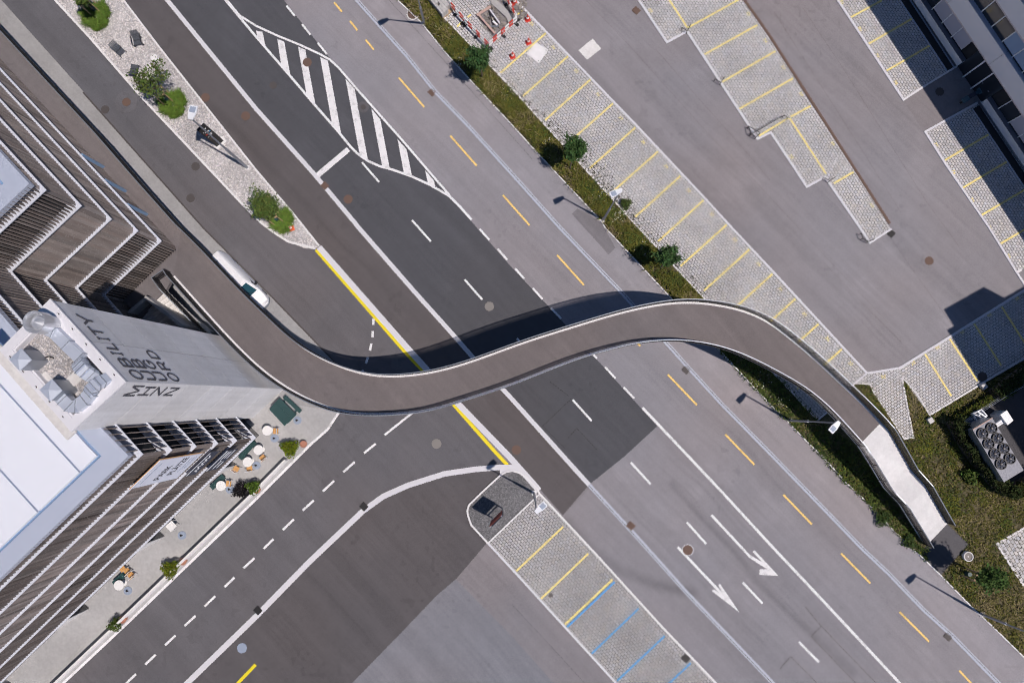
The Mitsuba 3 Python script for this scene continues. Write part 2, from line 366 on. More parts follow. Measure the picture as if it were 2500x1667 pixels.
NR, MR, SS = 'new_road_surface', 'main_road', 'side_street'
for a in [((816, 7), (835, 30)), ((854.7, 52.5), (873, 75.5)), ((892.7, 98), (912.9, 122.3)), ((974, 190.7), (1036, 262.3)), ((1099.3, 332), (1163.9, 405.2)), ((1227.7, 476.8), (1293, 550.6)), ((1360, 623), (1425.5, 696)), ((1493, 768), (1563, 845)), ((1630, 914), (1701.3, 988.5)), ((1770.4, 1060), (1841.7, 1134)), ((1912, 1206.8), (1982, 1279.4)), ((2053, 1350), (2124.5, 1422.7)), ((2195.6, 1492.4), (2267.8, 1565)), ((2341.4, 1635.7), (2400, 1698))]:
    mark(MR, 'cycle_lane_dash', a, 0.15, 'amber_paint')
for a in [((699.5, 15), (720, 40)), ((737.7, 60.3), (758, 86)), ((775.7, 105.6), (798, 133)), ((1171, 559.5), (1194.7, 586)), ((1215.3, 608), (1238.3, 634.7)), ((1257.8, 656), (1280, 680.8)), ((1300.7, 703.8), (1324.8, 730.4)), ((1345, 752), (1369.8, 777.6)), ((1433, 850), (1457.4, 875)), ((1476.9, 895.6), (1502.4, 923.6)), ((1522.3, 945), (1548, 971.8))]:
    mark(MR, 'lane_dash', a, 0.16, 'white_paint')
mark(MR, 'lane_line', [(1568, 994.5), (1679, 1112), (1763, 1201), (1874, 1322), (2030, 1488), (2197, 1667), (2280, 1757)], 0.20, 'white_paint')
for a in [((883.8, 397), (925.6, 445)), ((1006, 538), (1052, 589.7)), ((1134.4, 682.6), (1177.4, 731.5)), ((1262, 826), (1306, 876)), ((1397.8, 975.5), (1444.3, 1027))]:
    mark(NR, 'centre_dash', a, 0.16, 'white_paint')
for a in [((1539.5, 1128), (1588, 1181)), ((1676.4, 1274), (1724, 1327)), ((1812.6, 1420.6), (1861.5, 1472)), ((1950, 1565.6), (1998.8, 1615))]:
    mark(MR, 'centre_dash', a, 0.17, 'white_paint')
mark(NR, 'stop_line', [(851, 365), (773, 431)], 0.43, 'white_paint')
mark(NR, 'hatch_outline', [(505, -60), (549.5, 0), (625, 90.4), (710, 188), (770.4, 258.8), (823.5, 319), (855.4, 358), (873, 375.8), (898, 393.5), (926, 406), (958, 414.8), (1004, 430.8), (1050.4, 452), (1096.5, 478.6), (1121.3, 503.4), (1151.5, 537)], 0.19, 'white_paint')
mark(NR, 'hatch_outline', [(510, -52), (553, 0), (585, 39), (625, 64), (674.6, 87), (731, 110), (781, 133), (805.8, 147), (827, 166.6), (873, 220), (979.5, 340), (1086, 464), (1098, 478)], 0.17, 'white_paint', MZ + 0.004)
zz = zoomed(625, 0, 2.8208)
for q in [((0, 215), (45, 222), (65, 315), (20, 290)), ((147, 270), (195, 290), (237, 520), (175, 455)), ((290, 325), (340, 345), (412, 735), (350, 660)), ((442, 395), (495, 420), (590, 940), (527, 870)), ((617, 545), (680, 615), (772, 1108), (715, 1070)), ((795, 750), (857, 825), (922, 1165), (870, 1150)), ((975, 960), (1037, 1030), (1075, 1215), (1018, 1190)), ((1165, 1172), (1225, 1245), (1235, 1285), (1183, 1260))]:
    quad(NR, 'hatch_bar', zz(*q), 'white_paint', MZ - 0.004)
zz = zoomed(1640, 1240, 5.6)
for q in [((66, 540), (92, 518), (745, 1205), (718, 1230)), ((527, 103), (555, 82), (1072, 640), (1060, 676)), ((1058, 675), (1075, 638), (1300, 775), (1300, 832))]:
    quad(MR, 'arrow_shaft', zz(*q), 'white_paint')
for q in [((545, 1128), (572, 1106), (738, 1210), (800, 1255), (925, 1425), (800, 1325)), ((632, 1050), (658, 1030), (785, 1215), (925, 1425), (738, 1235)), ((1103, 595), (1130, 573), (1335, 790), (1457, 922), (1300, 830), (1275, 775)), ((1198, 832), (1290, 832), (1335, 800), (1457, 922), (1195, 908))]:
    quad(MR, 'arrow_head', zz(*q), 'white_paint', MZ + 0.004)
for a in [((939, 1061.6), (1010, 1005)), ((889, 1105.6), (917.5, 1082.6)), ((838, 1152), (866.4, 1127)), ((788.5, 1198.7), (816, 1173)), ((739, 1245.4), (766.5, 1220.6)), ((690.5, 1293), (717.7, 1266.6)), ((643.8, 1338.5), (668.5, 1314.8)), ((594.5, 1386), (621.7, 1361.5)), ((548.5, 1432), (573, 1408.5)), ((499.6, 1479), (526, 1454)), ((451, 1526.7), (477.7, 1502)), ((403.4, 1573.8), (429, 1549.7)), ((355, 1620.8), (380.4, 1596.8)), ((306, 1669), (332.6, 1644))]:
    mark(SS, 'centre_dash', a, 0.17, 'white_paint')
for a in [((912, 778), (911.4, 793)), ((910.4, 808.4), (909.6, 823.6)), ((906.8, 838.5), (903.3, 855.5)), ((898.7, 871.5), (893.3, 887.4)), ((887, 903), (880, 918))]:
    mark(SS, 'give_way_dash', a, 0.19, 'white_paint')
mark(SS, 'edge_line', [(772, 610), (993.7, 864.4), (1032.6, 905), (1107, 986.7), (1206.4, 1100), (1239, 1135)], 0.27, 'lemon_paint')
mark(SS, 'edge_line', [(560, 1687), (580.3, 1667), (624.5, 1621)], 0.24, 'lemon_paint')
mark(SS, 'edge_line', WY[2:], 0.19, 'white_paint')
for a, w in [(((1389, 967), (1340, 930)), .03), (((1395, 973), (1325, 1040), (1380, 1095)), .03), (((1386, 1070), (1408, 1045), (1460, 1100)), .03)]:
    mark(NR, 'saw_joint', a, w, 'black')
for a in [((1966, 1480), (1993, 1514), (2005, 1527), (2050, 1575), (2140, 1667)), ((1980, 1552), (2005, 1527)), ((1980, 1552), (2045, 1620), (2090, 1667)), ((1905, 1630), (1930, 1601), (1995, 1667))]:
    mark(MR, 'saw_joint', a, 0.035, 'iron')

# manhole covers and gullies ----------------------------------------------------
def manhole(px, r, parent, mat, ring=None, zt=0.030):
    mb = MB(); c = g(*px); disc(mb, c, r, 0, zt)
    for a in range(6): mb.box(v3(c + 0.55 * r * np.array([math.cos(a * 1.047), math.sin(a * 1.047)]), 0.031), (0.05, 0, 0), (0, 0.02, 0), (0, 0, 0.004))
    k = put('manhole_cover', mb, mat, parent)
    if ring:
        rb = MB(); rb.prism(Point(*c).buffer(ring[0]).difference(Point(*c).buffer(r + 0.01)), 0, 0.027, ring[2], ring[3] if len(ring) > 3 else False)
        put('manhole_surround', rb, ring[1], parent)


for px, r, par, mat in [((257, 268), .33, SS, 'iron'), ((477.6, 406.6), .34, SS, 'iron'), ((465.5, 484), .34, SS, 'iron'), ((501.4, 239), .36, 'cycle_path', 'rust_iron'), ((600, 283.7), .36, 'cycle_path', 'rust_iron'), ((667, 209), .30, NR, 'iron'), ((750.5, 153), .36, NR, 'rust_iron'), ((850, 486.8), .36, NR, 'rust_iron'), ((1194.8, 748), .36, NR, 'pale_iron'), ((1065.7, 1083), .37, SS, 'pale_iron'), ((1260.6, 1097.8), .36, 'cycle_path', 'rust_iron'), ((2294, 224.5), .34, 'car_park', 'iron'), ((591, 1581), .37, SS, 'disc_grey')]:
    manhole(px, r, par, mat)
manhole((309, 250), .34, SS, 'rust_iron', (.9, 'asphalt', (0.135, 0.45)))
manhole((887, 262), .20, NR, 'iron', (.45, 'asphalt', (0.11, 0.6)))
manhole((2268, 637), .33, 'car_park', 'rust_iron', (.58, 'asphalt', (0.24, 0.7)))
manhole((1679, 1342), .37, MR, 'rust_iron', (.43, 'kerb_stone', None))
manhole((1008, 35), .42, 'road_sidewalk', 'rust_iron', (.50, 'kerb_white', None))


def gully(px, s, ang, parent, mat='iron'):
    c = v3(g(*px), 0.03); u = np.array([math.cos(ang), math.sin(ang), 0]); w = np.array([-u[1], u[0], 0])
    mb = MB().box(c, u * s, w * s * 0.9, (0, 0, 0.028))
    for k in range(-2, 3): mb.box(c + u * s * 0.36 * k + np.array([0, 0, 0.03]), u * s * 0.09, w * s * 0.8, (0, 0, 0.008))
    put('gully_grate', mb, mat, parent)


for px, par, mat in [((1055, 226), MR, 'rust_iron'), ((793.4, 453.8), NR, 'rust_iron'), ((1553, 26.6), 'car_park', 'rust_iron'), ((1674.7, 902.7), MR, 'iron'), ((2174.6, 570), 'car_park', 'black'), ((888.7, 1236), SS, 'black'), ((630, 1489), SS, 'black'), ((1540, 1282.6), MR, 'rust_iron'), ((2313.8, 1552.6), MR, 'iron')]:
    gully(px, 0.27, -0.75, par, mat)

# ------------------------------------------------------------------ block paving: every block its own raised piece
def paving(name, px, along, label, kerbs, tone=0.57, pl=0.26, pw=0.205, holes=()):
    P = Polygon(G(px)).buffer(0)
    for h in holes: P = P.difference(h)
    base = MB().prism(P, 0, 0.006, (0.10, 0.5), True)
    k = structure(name, base, 'paver', label)
    d = unit(g(*along[1]) - g(*along[0])); w = np.array([-d[1], d[0]])
    c = np.array(P.exterior.coords); o = g(*along[0]); s = (c - o) @ d; t = (c - o) @ w
    rows = np.arange(math.floor(t.min() / pw), math.ceil(t.max() / pw)); cols = np.arange(math.floor(s.min() / pl) - 1, math.ceil(s.max() / pl) + 1)
    R, C = np.meshgrid(rows, cols, indexing='ij'); S = (C + 0.5 * (R % 2)).ravel() * pl; Tt = R.ravel() * pw
    hx, hy, b = pl / 2 - 0.016, pw / 2 - 0.014, 0.009
    cen = o + np.outer(S + pl / 2, d) + np.outer(Tt + pw / 2, w)
    inside = shapely.contains_xy(P.buffer(-0.14), cen[:, 0], cen[:, 1])
    edge = shapely.contains_xy(P.buffer(0.16), cen[:, 0], cen[:, 1]) & ~inside
    q = np.array([(-1, -1), (1, -1), (1, 1), (-1, 1)])
    I = cen[inside]; n = len(I)
    h = 0.030 + RNG.normal(0, 0.0012, n)
    tone_ = np.clip(tone * (1 + RNG.normal(0, 0.075, n)), 0.2, 0.8); warm = np.clip(RNG.normal(0.40, 0.2, n), 0, 1)
    V = []
    for sx, sy, top in [(hx - b, hy - b, 1), (hx, hy, 0)]:
        corner = I[:, None, :] + q[None, :, 0:1] * sx * d + q[None, :, 1:2] * sy * w
        V.append(np.concatenate([corner, np.repeat((h if top else h - 0.014)[:, None, None], 4, 1)], 2))
    V = np.concatenate(V, 1).reshape(-1, 3)
    fb_ = np.array([[0, 1, 2, 3], [4, 5, 1, 0], [5, 6, 2, 1], [6, 7, 3, 2], [7, 4, 0, 3]])
    F = (fb_[None] + 8 * np.arange(n)[:, None, None]).reshape(-1, 4)
    mb = MB().add(V, F, np.repeat(np.c_[tone_, warm], 8, 0))
    for c0 in cen[edge]:
        blk = Polygon([c0 + a * hx * d + e * hy * w for a, e in q]).intersection(P)
        for B in getattr(blk, 'geoms', [blk]):
            if B.geom_type == 'Polygon' and B.area > 0.004:
                mb.prism(B, 0, 0.029, (tone * RNG.normal(1, .07), 0.4), True)
    lab(put('paving_block', mb, 'paver', k), None, None, None, 'stuff')
    for kp, wd, mat in kerbs: put('kerb', MB().strip(G(kp), wd, 0, 0.07), mat, k)
    return k, d, w


def bay_line(k, a, b, mat, w=0.15):
    A, B = g(*a), g(*b); L = np.linalg.norm(B - A); d = (B - A) / L; n = np.array([-d[1], d[0]]) * w / 2; mb = MB()
    s = 0.0
    while s < L - 0.02:
        e = min(s + 0.195, L); m = w / 2 * RNG.uniform(0.9, 1.0) / (w / 2)
        mb.prism([A + d * s + n * m, A + d * e + n * m, A + d * e - n * m, A + d * s - n * m], 0, 0.0365, None, True); s = e + 0.010
    return put('bay_line', mb, mat, k)


def bay_number(k, txt, px, right, h=0.21):
    m = meshkit.text_mesh(txt, h, 0.002, True); v = np.array(m.vertices); v[:, 0] -= v[:, 0].max() / 2; v[:, 1] -= h / 2
    r = unit(right); u = np.array([-r[1], r[0]]); c = g(*px)
    P = c + np.outer(v[:, 0], r) + np.outer(v[:, 1], u)
    put('bay_number', MB().add(np.c_[P, v[:, 2] + 0.037], m.faces), 'yellow_paint', k)


PIT = Polygon(G([(1161, 38), (1196, 13), (1213, 10), (1200, -60), (1280, -60), (1290, 40), (1243, 62), (1205, 92), (1185, 72)]))
k, d, w = paving('verge_bays', PAVE_IN[:1] + PAVE_IN[1:] + [(2017, 1007), (2088, 934), (2115, 911)] + K1[:-1][::-1], ((1374, 354.5), (1555, 553)), 'long row of block paved parking bays beside the planted verge', [(PAVE_IN, 0.10, 'kerb_white'), ([(1996, 1025), (2017, 1007), (2088, 934), (2116, 911)], 0.12, 'kerb_stone')], holes=(PIT,))
outer = [(1333.3, 81.5), (1386.5, 138.3), (1441.4, 195), (1496.4, 253.5), (1551.3, 312), (1606.3, 370.5), (1661.2, 429.7), (1717.3, 489.2), (1774, 548.8), (1829.6, 609), (1885.6, 668.7), (1941.6, 729.7), (1998, 790.7), (2055, 852)]
inner = [(1221.6, 179), (1276.6, 235.7), (1330.8, 294.2), (1385, 352), (1439.7, 411.2), (1494, 470), (1550.6, 530), (1606.3, 589.7), (1661.2, 650), (1718, 710), (1774, 770), (1830, 830), (1887, 890), (1945, 950)]
for a, b in zip(outer, inner): bay_line(k, a, b, 'yellow_paint')
bay_line(k, (1279.5, 25), (1263, 36.7), 'yellow_paint'); bay_line(k, (1150, 37), (1141.4, 43.5), 'yellow_paint'); bay_line(k, (1128.4, 54), (1116, 66.7), 'yellow_paint')
for i, p in enumerate([(1297.9, 58.5), (1351, 116.3), (1406, 173.7), (1459.9, 231), (1515, 289), (1570, 347.4), (1625.8, 406.6), (1680.7, 465), (1737.5, 523.6), (1794, 585), (1851, 644.6), (1906, 705), (1963, 766.6), (2020, 827), (2076, 887.5)]):
    bay_number(k, str(23 + i - (0 if i else 0)), p, d)
I2 = [(1535, -40), (1558, 0), (1627.5, 104.6), (1677, 78), (1849, 340), (1881, 324), (1969, 457), (2013, 432.5), (2098, 556), (2123, 593), (2176, 559), (1875, 90), (1812, 0), (1785, -40)]
k, d, w = paving('island_bays', I2, ((1677, 78), (1849, 340)), 'stepped island of block paved parking bays in the middle of the car park', [(I2[:11], 0.16, 'kerb_stone')])
put('drain_strip', MB().strip(G([(1788, -44), (1815, -2), (1878, 87), (2172, 546)]), 0.20, 0, 0.045), 'rust_iron', k)
for a, b in [((1633, 0), (1678, 69)), ((1679, 69), (1806, -1)), ((1719.7, 134), (1849, 62)), ((1762.3, 201.4), (1892.7, 125.8)), ((1804.8, 266.6), (1936, 192)), ((1852.7, 332.5), (1924.6, 289)), ((1930, 286), (1979.6, 258.8)), ((1928, 290), (2016, 424.7)), ((2035, 448.5), (2084, 420))]: bay_line(k, a, b, 'yellow_paint')
for i, p in enumerate([(1588, 26.6), (1826.8, 34.7), (1868.6, 100.3), (1912, 165.6), (1955.8, 230.4), (1931.7, 383), (2032.8, 351), (2128.5, 501.7)]): bay_number(k, str([53, 55, 56, 57, 58, 52, 59, 60][i]), p, np.array([d[0], d[1]]))
OF1 = [(2018, -38), (2043.4, 0), (2204.7, 244.6), (2259.7, 209), (2329, 166.6), (2222, 2), (2198, -38)]
k, d, w = paving('office_bays', OF1, ((2043.4, 0), (2204.7, 244.6)), 'block paved parking bays half in the shade of the office, above the doorway', [(OF1[:4], 0.16, 'kerb_stone'), ([(2204.7, 244.6), (2259.7, 209), (2335, 163)], 0.14, 'kerb_white'), ([(2329, 166.6), (2222, 2)], 0.10, 'kerb_blue')])
for a, b in [((2077, 43.3), (2153, 2)), ((2120.4, 108), (2229.5, 45)), ((2164, 173.7), (2272.8, 110.6))]: bay_line(k, a, b, 'yellow_paint')
for i, p in enumerate([(2055, 6.4), (2099, 71), (2141.6, 136.5), (2186, 202)]): bay_number(k, str([81, 80, 79, 78][i]), p, d)
OF2 = [(2257.9, 322.6), (2306.5, 400), (2413.9, 556), (2481, 665), (2493, 658), (2560, 640), (2600, 560), (2500, 405), (2385.5, 251.7)]
k, d, w = paving('office_bays', OF2, ((2257.9, 322.6), (2481, 665)), 'block paved parking bays half in the shade of the office, below the doorway', [([(2385.5, 251.7)] + OF2[:4] + [(2500, 694), (2540, 755)], 0.16, 'kerb_stone'), ([(2393, 248), (2500, 405)], 0.10, 'kerb_blue'), ([(2481, 665), (2493, 658)], 0.2, 'kerb_white')])
for a, b in [((2306.8, 391.7), (2416.4, 326.9)), ((2350, 459), (2460.7, 393.5)), ((2394.4, 526.5), (2500, 464.4)), ((2439, 597), (2548, 533))]: bay_line(k, a, b, 'yellow_paint')
for i, p in enumerate([(2284.5, 353.5), (2328, 420), (2373, 488.5), (2416.7, 557), (2461.6, 625.5)]): bay_number(k, str([77, 76, 75, 74, 73][i]), p, d)
sheet('office_forecourt', [(2204.7, 244.6), (2339, 162), (2400, 250), (2259.7, 330)], z3, 'asphalt', (0.22, 0.7), 'asphalt forecourt of the shaded office doorway')
LB = [(2116, 911), (2196, 898), (2318, 822), (2500, 708.5), (2560, 672), (2640, 790), (2500, 875), (2401, 933), (2268.5, 1013.3), (2203, 922), (2227.7, 1066.5), (2206.5, 1070), (2130, 952), (2124, 940), (2090, 936)]
k, d, w = paving('lower_bays', LB, ((2196, 898), (2318, 822)), 'block paved parking bays at the foot of the car park, partly in deep shade', [(LB[:5], 0.16, 'kerb_stone'), ([(2640, 790), (2500, 875), (2401, 933), (2268.5, 1013.3)], 0.13, 'kerb_white'), ([(2268.5, 1013.3), (2240, 965), (2203, 922)], 0.08, 'kerb_white'), ([(2201, 922), (2229, 1067), (2206, 1071)], 0.13, 'kerb_white'), ([(2206, 1071), (2130, 954), (2124, 938), (2090, 936)], 0.07, 'kerb_white')])
for a, b in [((2257.9, 864.4), (2322.4, 967.2)), ((2318, 827), (2385.5, 930)), ((2377.7, 790), (2444, 892.8)), ((2445, 749), (2510, 852))]: bay_line(k, a, b, 'yellow_paint')
for i, p in enumerate([(2156.8, 919.4), (2229.5, 885.7), (2289, 848.5), (2349.3, 810.5), (2415.6, 769.4), (2483, 728.6)]): bay_number(k, str([38, 37, 36, 35, 34, 33][i]), p, -d if i else -unit(g(2196, 898) - g(2116, 911)))
manhole((2398, 919.5), .36, k, 'iron', None, 0.045)
CB = [(1317, 1204), (1462, 1359.7), (1618, 1531), (1749, 1667), (1850, 1770), (1600, 1770), (1504.8, 1667), (1250, 1388), (1191.4, 1325)]
k, d, w = paving('roadside_bays', CB, ((1320, 1207), (1462, 1359.7)), 'block paved parking bays with yellow and blue lines beside the main road', [(CB[:5], 0.15, 'kerb_white'), (CB[5:], 0.15, 'kerb_stone')], tone=0.47)
for a, b, m in [((1375.6, 1284.3), (1260, 1393.3), 'yellow_paint'), ((1436.8, 1349.8), (1320.8, 1460.5), 'yellow_paint'), ((1495, 1413.5), (1379, 1523), 'yellow_paint'), ((1500.5, 1419.5), (1384.5, 1529.5), 'blue_paint'), ((1559.6, 1483.5), (1444.6, 1594), 'blue_paint'), ((1623, 1550.8), (1506.5, 1660.4), 'blue_paint'), ((1686, 1617), (1570, 1727), 'blue_paint')]: bay_line(k, a, b, m)
gully((1673.6, 1606), 0.27, -0.75, k, 'black'); manhole((1345, 1452), .17, k, 'iron', None, 0.045)
CR = [(2432, 1327), (2500, 1287), (2580, 1240), (2640, 1340), (2560, 1520), (2500, 1433)]
k, d, w = paving('corner_bays', CR, ((2432, 1327), (2500, 1433)), 'corner of block paving at the right edge with moss in its joints', [([(2580, 1240), (2432, 1327), (2500, 1433), (2560, 1522)], 0.13, 'kerb_white')], pl=0.33, pw=0.25)
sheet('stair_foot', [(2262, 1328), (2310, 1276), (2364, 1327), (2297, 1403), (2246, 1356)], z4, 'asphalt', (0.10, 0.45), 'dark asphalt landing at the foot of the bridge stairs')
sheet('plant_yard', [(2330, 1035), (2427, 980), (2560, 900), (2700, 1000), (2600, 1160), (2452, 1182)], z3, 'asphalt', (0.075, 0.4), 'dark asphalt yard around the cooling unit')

def seam(parent, pts, tone, w=0.05): put('asphalt_seam', MB().strip(G(pts), w, 0, 0.0075), 'asphalt', parent) if False else put('asphalt_seam', MB().strip(G(pts), w, 0.004, 0.0085, tone), 'asphalt', parent)


for pts in [((1420, -10), (1530, 105), (1660, 250), (1745, 345), (1850, 450), (1990, 600), (2170, 790)), ((1960, 20), (2060, 170), (2160, 330), (2260, 490), (2340, 600)), ((1890, 30), (1985, 180), (2100, 360), (2200, 520)), ((2010, 640), (2110, 745), (2200, 835)), ((1600, 120), (1700, 235), (1790, 335), (1880, 440)), ((2160, 560), (2250, 690), (2330, 800))]: seam('car_park', pts, (0.205, 0.8))
for pts in [((1250, 1475), (1330, 1560), (1440, 1680)), ((930, -20), (1040, 100), (1180, 255), (1300, 390))]: put('asphalt_seam', MB().strip(G(pts), 0.04, 0.012, 0.0165, (0.15, 0.6)), 'asphalt', 'yard_strip' if pts[0][1] > 0 else 'road_sidewalk')

# ------------------------------------------------------------------ footbridge: S-shaped deck, terrace, railings, stairs
BR = thing('footbridge', 'S-shaped pedestrian bridge with brown asphalt deck, dark bar railings and pale concrete stairs', 'footbridge')
TZ = 4.4
UPX = [(443, 556, 4.4), (530, 643, 4.5), (625, 742, 4.75), (680, 794, 5.0), (720, 831, 5.15), (786, 873, 5.4), (828, 892, 5.55), (904, 914, 5.75), (972, 917, 5.9), (1060, 906, 6.0), (1153, 880, 6.1), (1268, 838, 6.2), (1400, 796, 6.3), (1482, 771, 6.3), (1570, 749, 6.3), (1640, 738, 6.2), (1690, 736, 6.1), (1744, 742, 5.95), (1805, 754, 5.75), (1859, 775, 5.55), (1894, 796, 5.4), (1921, 818, 5.25), (1966, 854, 4.95), (2019, 902, 4.6), (2080, 959, 4.2), (2151, 1031, 3.8)]
VPX = [(424, 676, 4.4), (490, 750, 4.55), (563, 830, 4.75), (640, 904, 5.05), (671, 928, 5.2), (740, 970, 5.5), (820, 1002, 5.7), (908, 1013, 5.9), (974, 1010.5, 5.95), (1040, 1004, 6.0), (1125, 980, 6.1), (1250, 939, 6.2), (1400, 880, 6.3), (1480, 855, 6.3), (1559, 837, 6.25), (1621, 831, 6.15), (1701, 836, 5.9), (1791, 860, 5.6), (1886, 906, 5.1), (1970, 957, 4.6), (2019, 1001, 4.3), (2060, 1045, 4.0), (2097, 1087, 3.8)]


def smooth_line(pxz, n):
    from scipy.interpolate import CubicSpline
    P = np.array([[*g(a, b, z), z] for a, b, z in pxz])
    t = np.r_[0, np.cumsum(np.linalg.norm(np.diff(P, axis=0), axis=1))]
    from scipy.ndimage import gaussian_filter1d
    s = np.linspace(0, t[-1], n); Q = CubicSpline(t, P)(s)
    return np.c_[gaussian_filter1d(Q, 2.0, axis=0, mode='nearest')]


NS = 150
UL, VL = smooth_line(UPX, NS), smooth_line(VPX, NS)
UL[[0, -1]], VL[[0, -1]] = [[*g(*UPX[i][:2], UPX[i][2]), UPX[i][2]] for i in (0, -1)], [[*g(*VPX[i][:2], VPX[i][2]), VPX[i][2]] for i in (0, -1)]
NEB = np.array([[*g(a, b, TZ), TZ] for a, b in [(-130, -75), (0, 67), (130, 208), (250, 337), (350, 452), (443, 556)]])


def ribbon(A, B, d, col, mb=None):
    """Slab between two edge lines, d thick."""
    n = len(A); mb = mb or MB(); dn = np.array([0, 0, d]); i = np.arange(n - 1)
    mb.add(np.vstack([A, B]), np.c_[i + n, i + n + 1, i + 1, i], col)
    mb.add(np.vstack([A - dn, B - dn]), np.c_[i, i + 1, i + n + 1, i + n], col)
    mb.add(np.vstack([A, A - dn]), np.c_[i, i + 1, i + 1 + n, i + n], col)
    mb.add(np.vstack([B, B - dn]), np.c_[i + n, i + 1 + n, i + 1, i], col)
    return mb


put('deck', ribbon(UL, VL, 0.30, (0.150, 1.0)), 'asphalt', BR)
mid = (UL + VL) / 2
put('girder', ribbon(mid + (UL - mid) * 0.55 - [0, 0, 0.31], mid + (VL - mid) * 0.55 - [0, 0, 0.31], 0.55, None), 'grey_metal', BR)
# terrace along the car park
C1, C2, C3, C4 = np.array([-24.704, 10.758]), np.array([-28.417, 7.069]), np.array([-19.123, -2.717]), np.array([-20.306, -1.471])
TW = [np.array([-18.095, 0.805]), np.array([-21.753, 4.604]), np.array([-23.951, 2.277]), np.array([-20.459, -1.434])]   # tower corners: east, north, west, south
DNE, NNE, DSE, NSE = np.array([-.693, .721]), np.array([.721, .693]), np.array([-.7146, -.6995]), np.array([.6995, -.7146])
ter = [*NEB[:, :2], UL[1, :2], g(424, 676, TZ), g(404, 709, TZ), g(377, 734, TZ), g(330, 790, TZ), TW[2], C2, C1, C1 + DNE * 42]
put('terrace', MB().prism([*ter], TZ - 0.35, TZ - 0.003, (0.165, 0.9)), 'asphalt', BR)
put('deck_joint', MB().strip([UL[12, :2], VL[20, :2]], 0.02, UL[12, 2] - .03, UL[12, 2] + 0.006), 'iron', BR)
for fx in (0.2, 0.42, 0.58, 0.79):
    i = int(fx * NS); c = (UL[i] + VL[i]) / 2
    if fx in (0.2, 0.79): put('pier', MB().tube(v3(c[:2], 0), v3(c[:2], c[2] - 0.8), 0.28, n=16), 'grey_metal', BR, 30)


def offset3(L, o):
    t = np.gradient(L[:, :2], axis=0); t /= np.linalg.norm(t, axis=1)[:, None]
    return np.c_[L[:, :2] + np.c_[-t[:, 1], t[:, 0]] * o, L[:, 2]]


def dense(L, step):
    t = np.r_[0, np.cumsum(np.linalg.norm(np.diff(L[:, :2], axis=0), axis=1))]
    s = np.linspace(0, t[-1], max(2, int(round(t[-1] / step)) + 1))
    return np.c_[[np.interp(s, t, L[:, k]) for k in range(3)]].T


def railing(L, parent, h=1.15, kerb=True, side=1, glass=False):
    """L: the edge in 3-D; side: +1 when the deck lies to the left of L."""
    n = len(L); up = np.array([0, 0, 1.0])
    if kerb:
        K = ribbon(offset3(L, 0.0) + up * 0.07, offset3(L, 0.13 * side) + up * 0.07, 0.42, None)
        put('edge_beam', K, 'kerb_white', parent)
    R = offset3(L, -0.035 * side)
    for nm, z, r in (('handrail', h, 0.030), ('lower_rail', 0.34, 0.02), ('lower_rail', 0.03, 0.02)):
        mb = MB(); D = dense(R, 0.5)
        for a, b in zip(D[:-1], D[1:]): mb.bar(a + up * z, b + up * z, r, r2=r * 0.7)
        put(nm, mb, 'grey_metal' if nm == 'handrail' else 'dark_metal', parent)
    D = dense(R, 0.10); mb = MB(); t = np.gradient(D[:, :2], axis=0); t /= np.linalg.norm(t, axis=1)[:, None]
    for p, q in zip(D, t): mb.box(p + up * (h + 0.0) / 2, (q[0] * 0.014, q[1] * 0.014, 0), (-q[1] * 0.022, q[0] * 0.022, 0), (0, 0, h / 2 - 0.02))
    lab(put('baluster', mb, 'dark_metal', parent), None, None, None, 'stuff')
    P = dense(offset3(L, -0.02 * side), 1.8)
    pb = MB()
    for p in P: put('railing_post', MB().box(p + up * (h / 2 - 0.18), (0.018, 0, 0), (0, 0.018, 0), (0, 0, h / 2 + 0.16)), 'dark_metal', parent)


railing(np.vstack([NEB[:-1], UL]), BR, side=-1)
railing(VL, BR, side=1)
# stairs down to the verge
SL = np.array([[*g(a, b, z), z] for a, b, z in [(2097, 1087, 3.8), (2113, 1111, 3.8), (2162, 1192, 1.95), (2199, 1230, 1.95), (2260, 1329, 0.08)]])
SR = np.array([[*g(a, b, z), z] for a, b, z in [(2151, 1031, 3.8), (2166, 1047, 3.8), (2221, 1144, 1.95), (2256, 1183, 1.95), (2310, 1277, 0.08)]])
ST = (0.74, 0.25)
for i, k in ((0, 1), (1, 11), (2, 1), (3, 11)):
    for j in range(k):
        a, b = j / k, (j + 1) / k
        q = [SL[i] + (SL[i + 1] - SL[i]) * a, SR[i] + (SR[i + 1] - SR[i]) * a, SR[i] + (SR[i + 1] - SR[i]) * b, SL[i] + (SL[i + 1] - SL[i]) * b]
        z = SL[i][2] + (SL[i + 1][2] - SL[i][2]) * a
        put('stair_landing' if k == 1 else 'stair_tread', MB().prism([p[:2] for p in q], z - 0.20, z - 0.002 - 0.001 * j, (ST[0] * RNG.uniform(.97, 1.02), ST[1])), 'concrete', BR)
railing(SL, BR, 1.1, True, 1); railing(SR, BR, 1.1, True, -1)
put('stringer', ribbon(SL + (SR - SL) * 0.12 - [0, 0, .25], SL + (SR - SL) * 0.2 - [0, 0, .25], .3, None), 'grey_metal', BR)
put('stringer', ribbon(SL + (SR - SL) * 0.80 - [0, 0, .25], SL + (SR - SL) * 0.88 - [0, 0, .25], .3, None), 'grey_metal', BR)
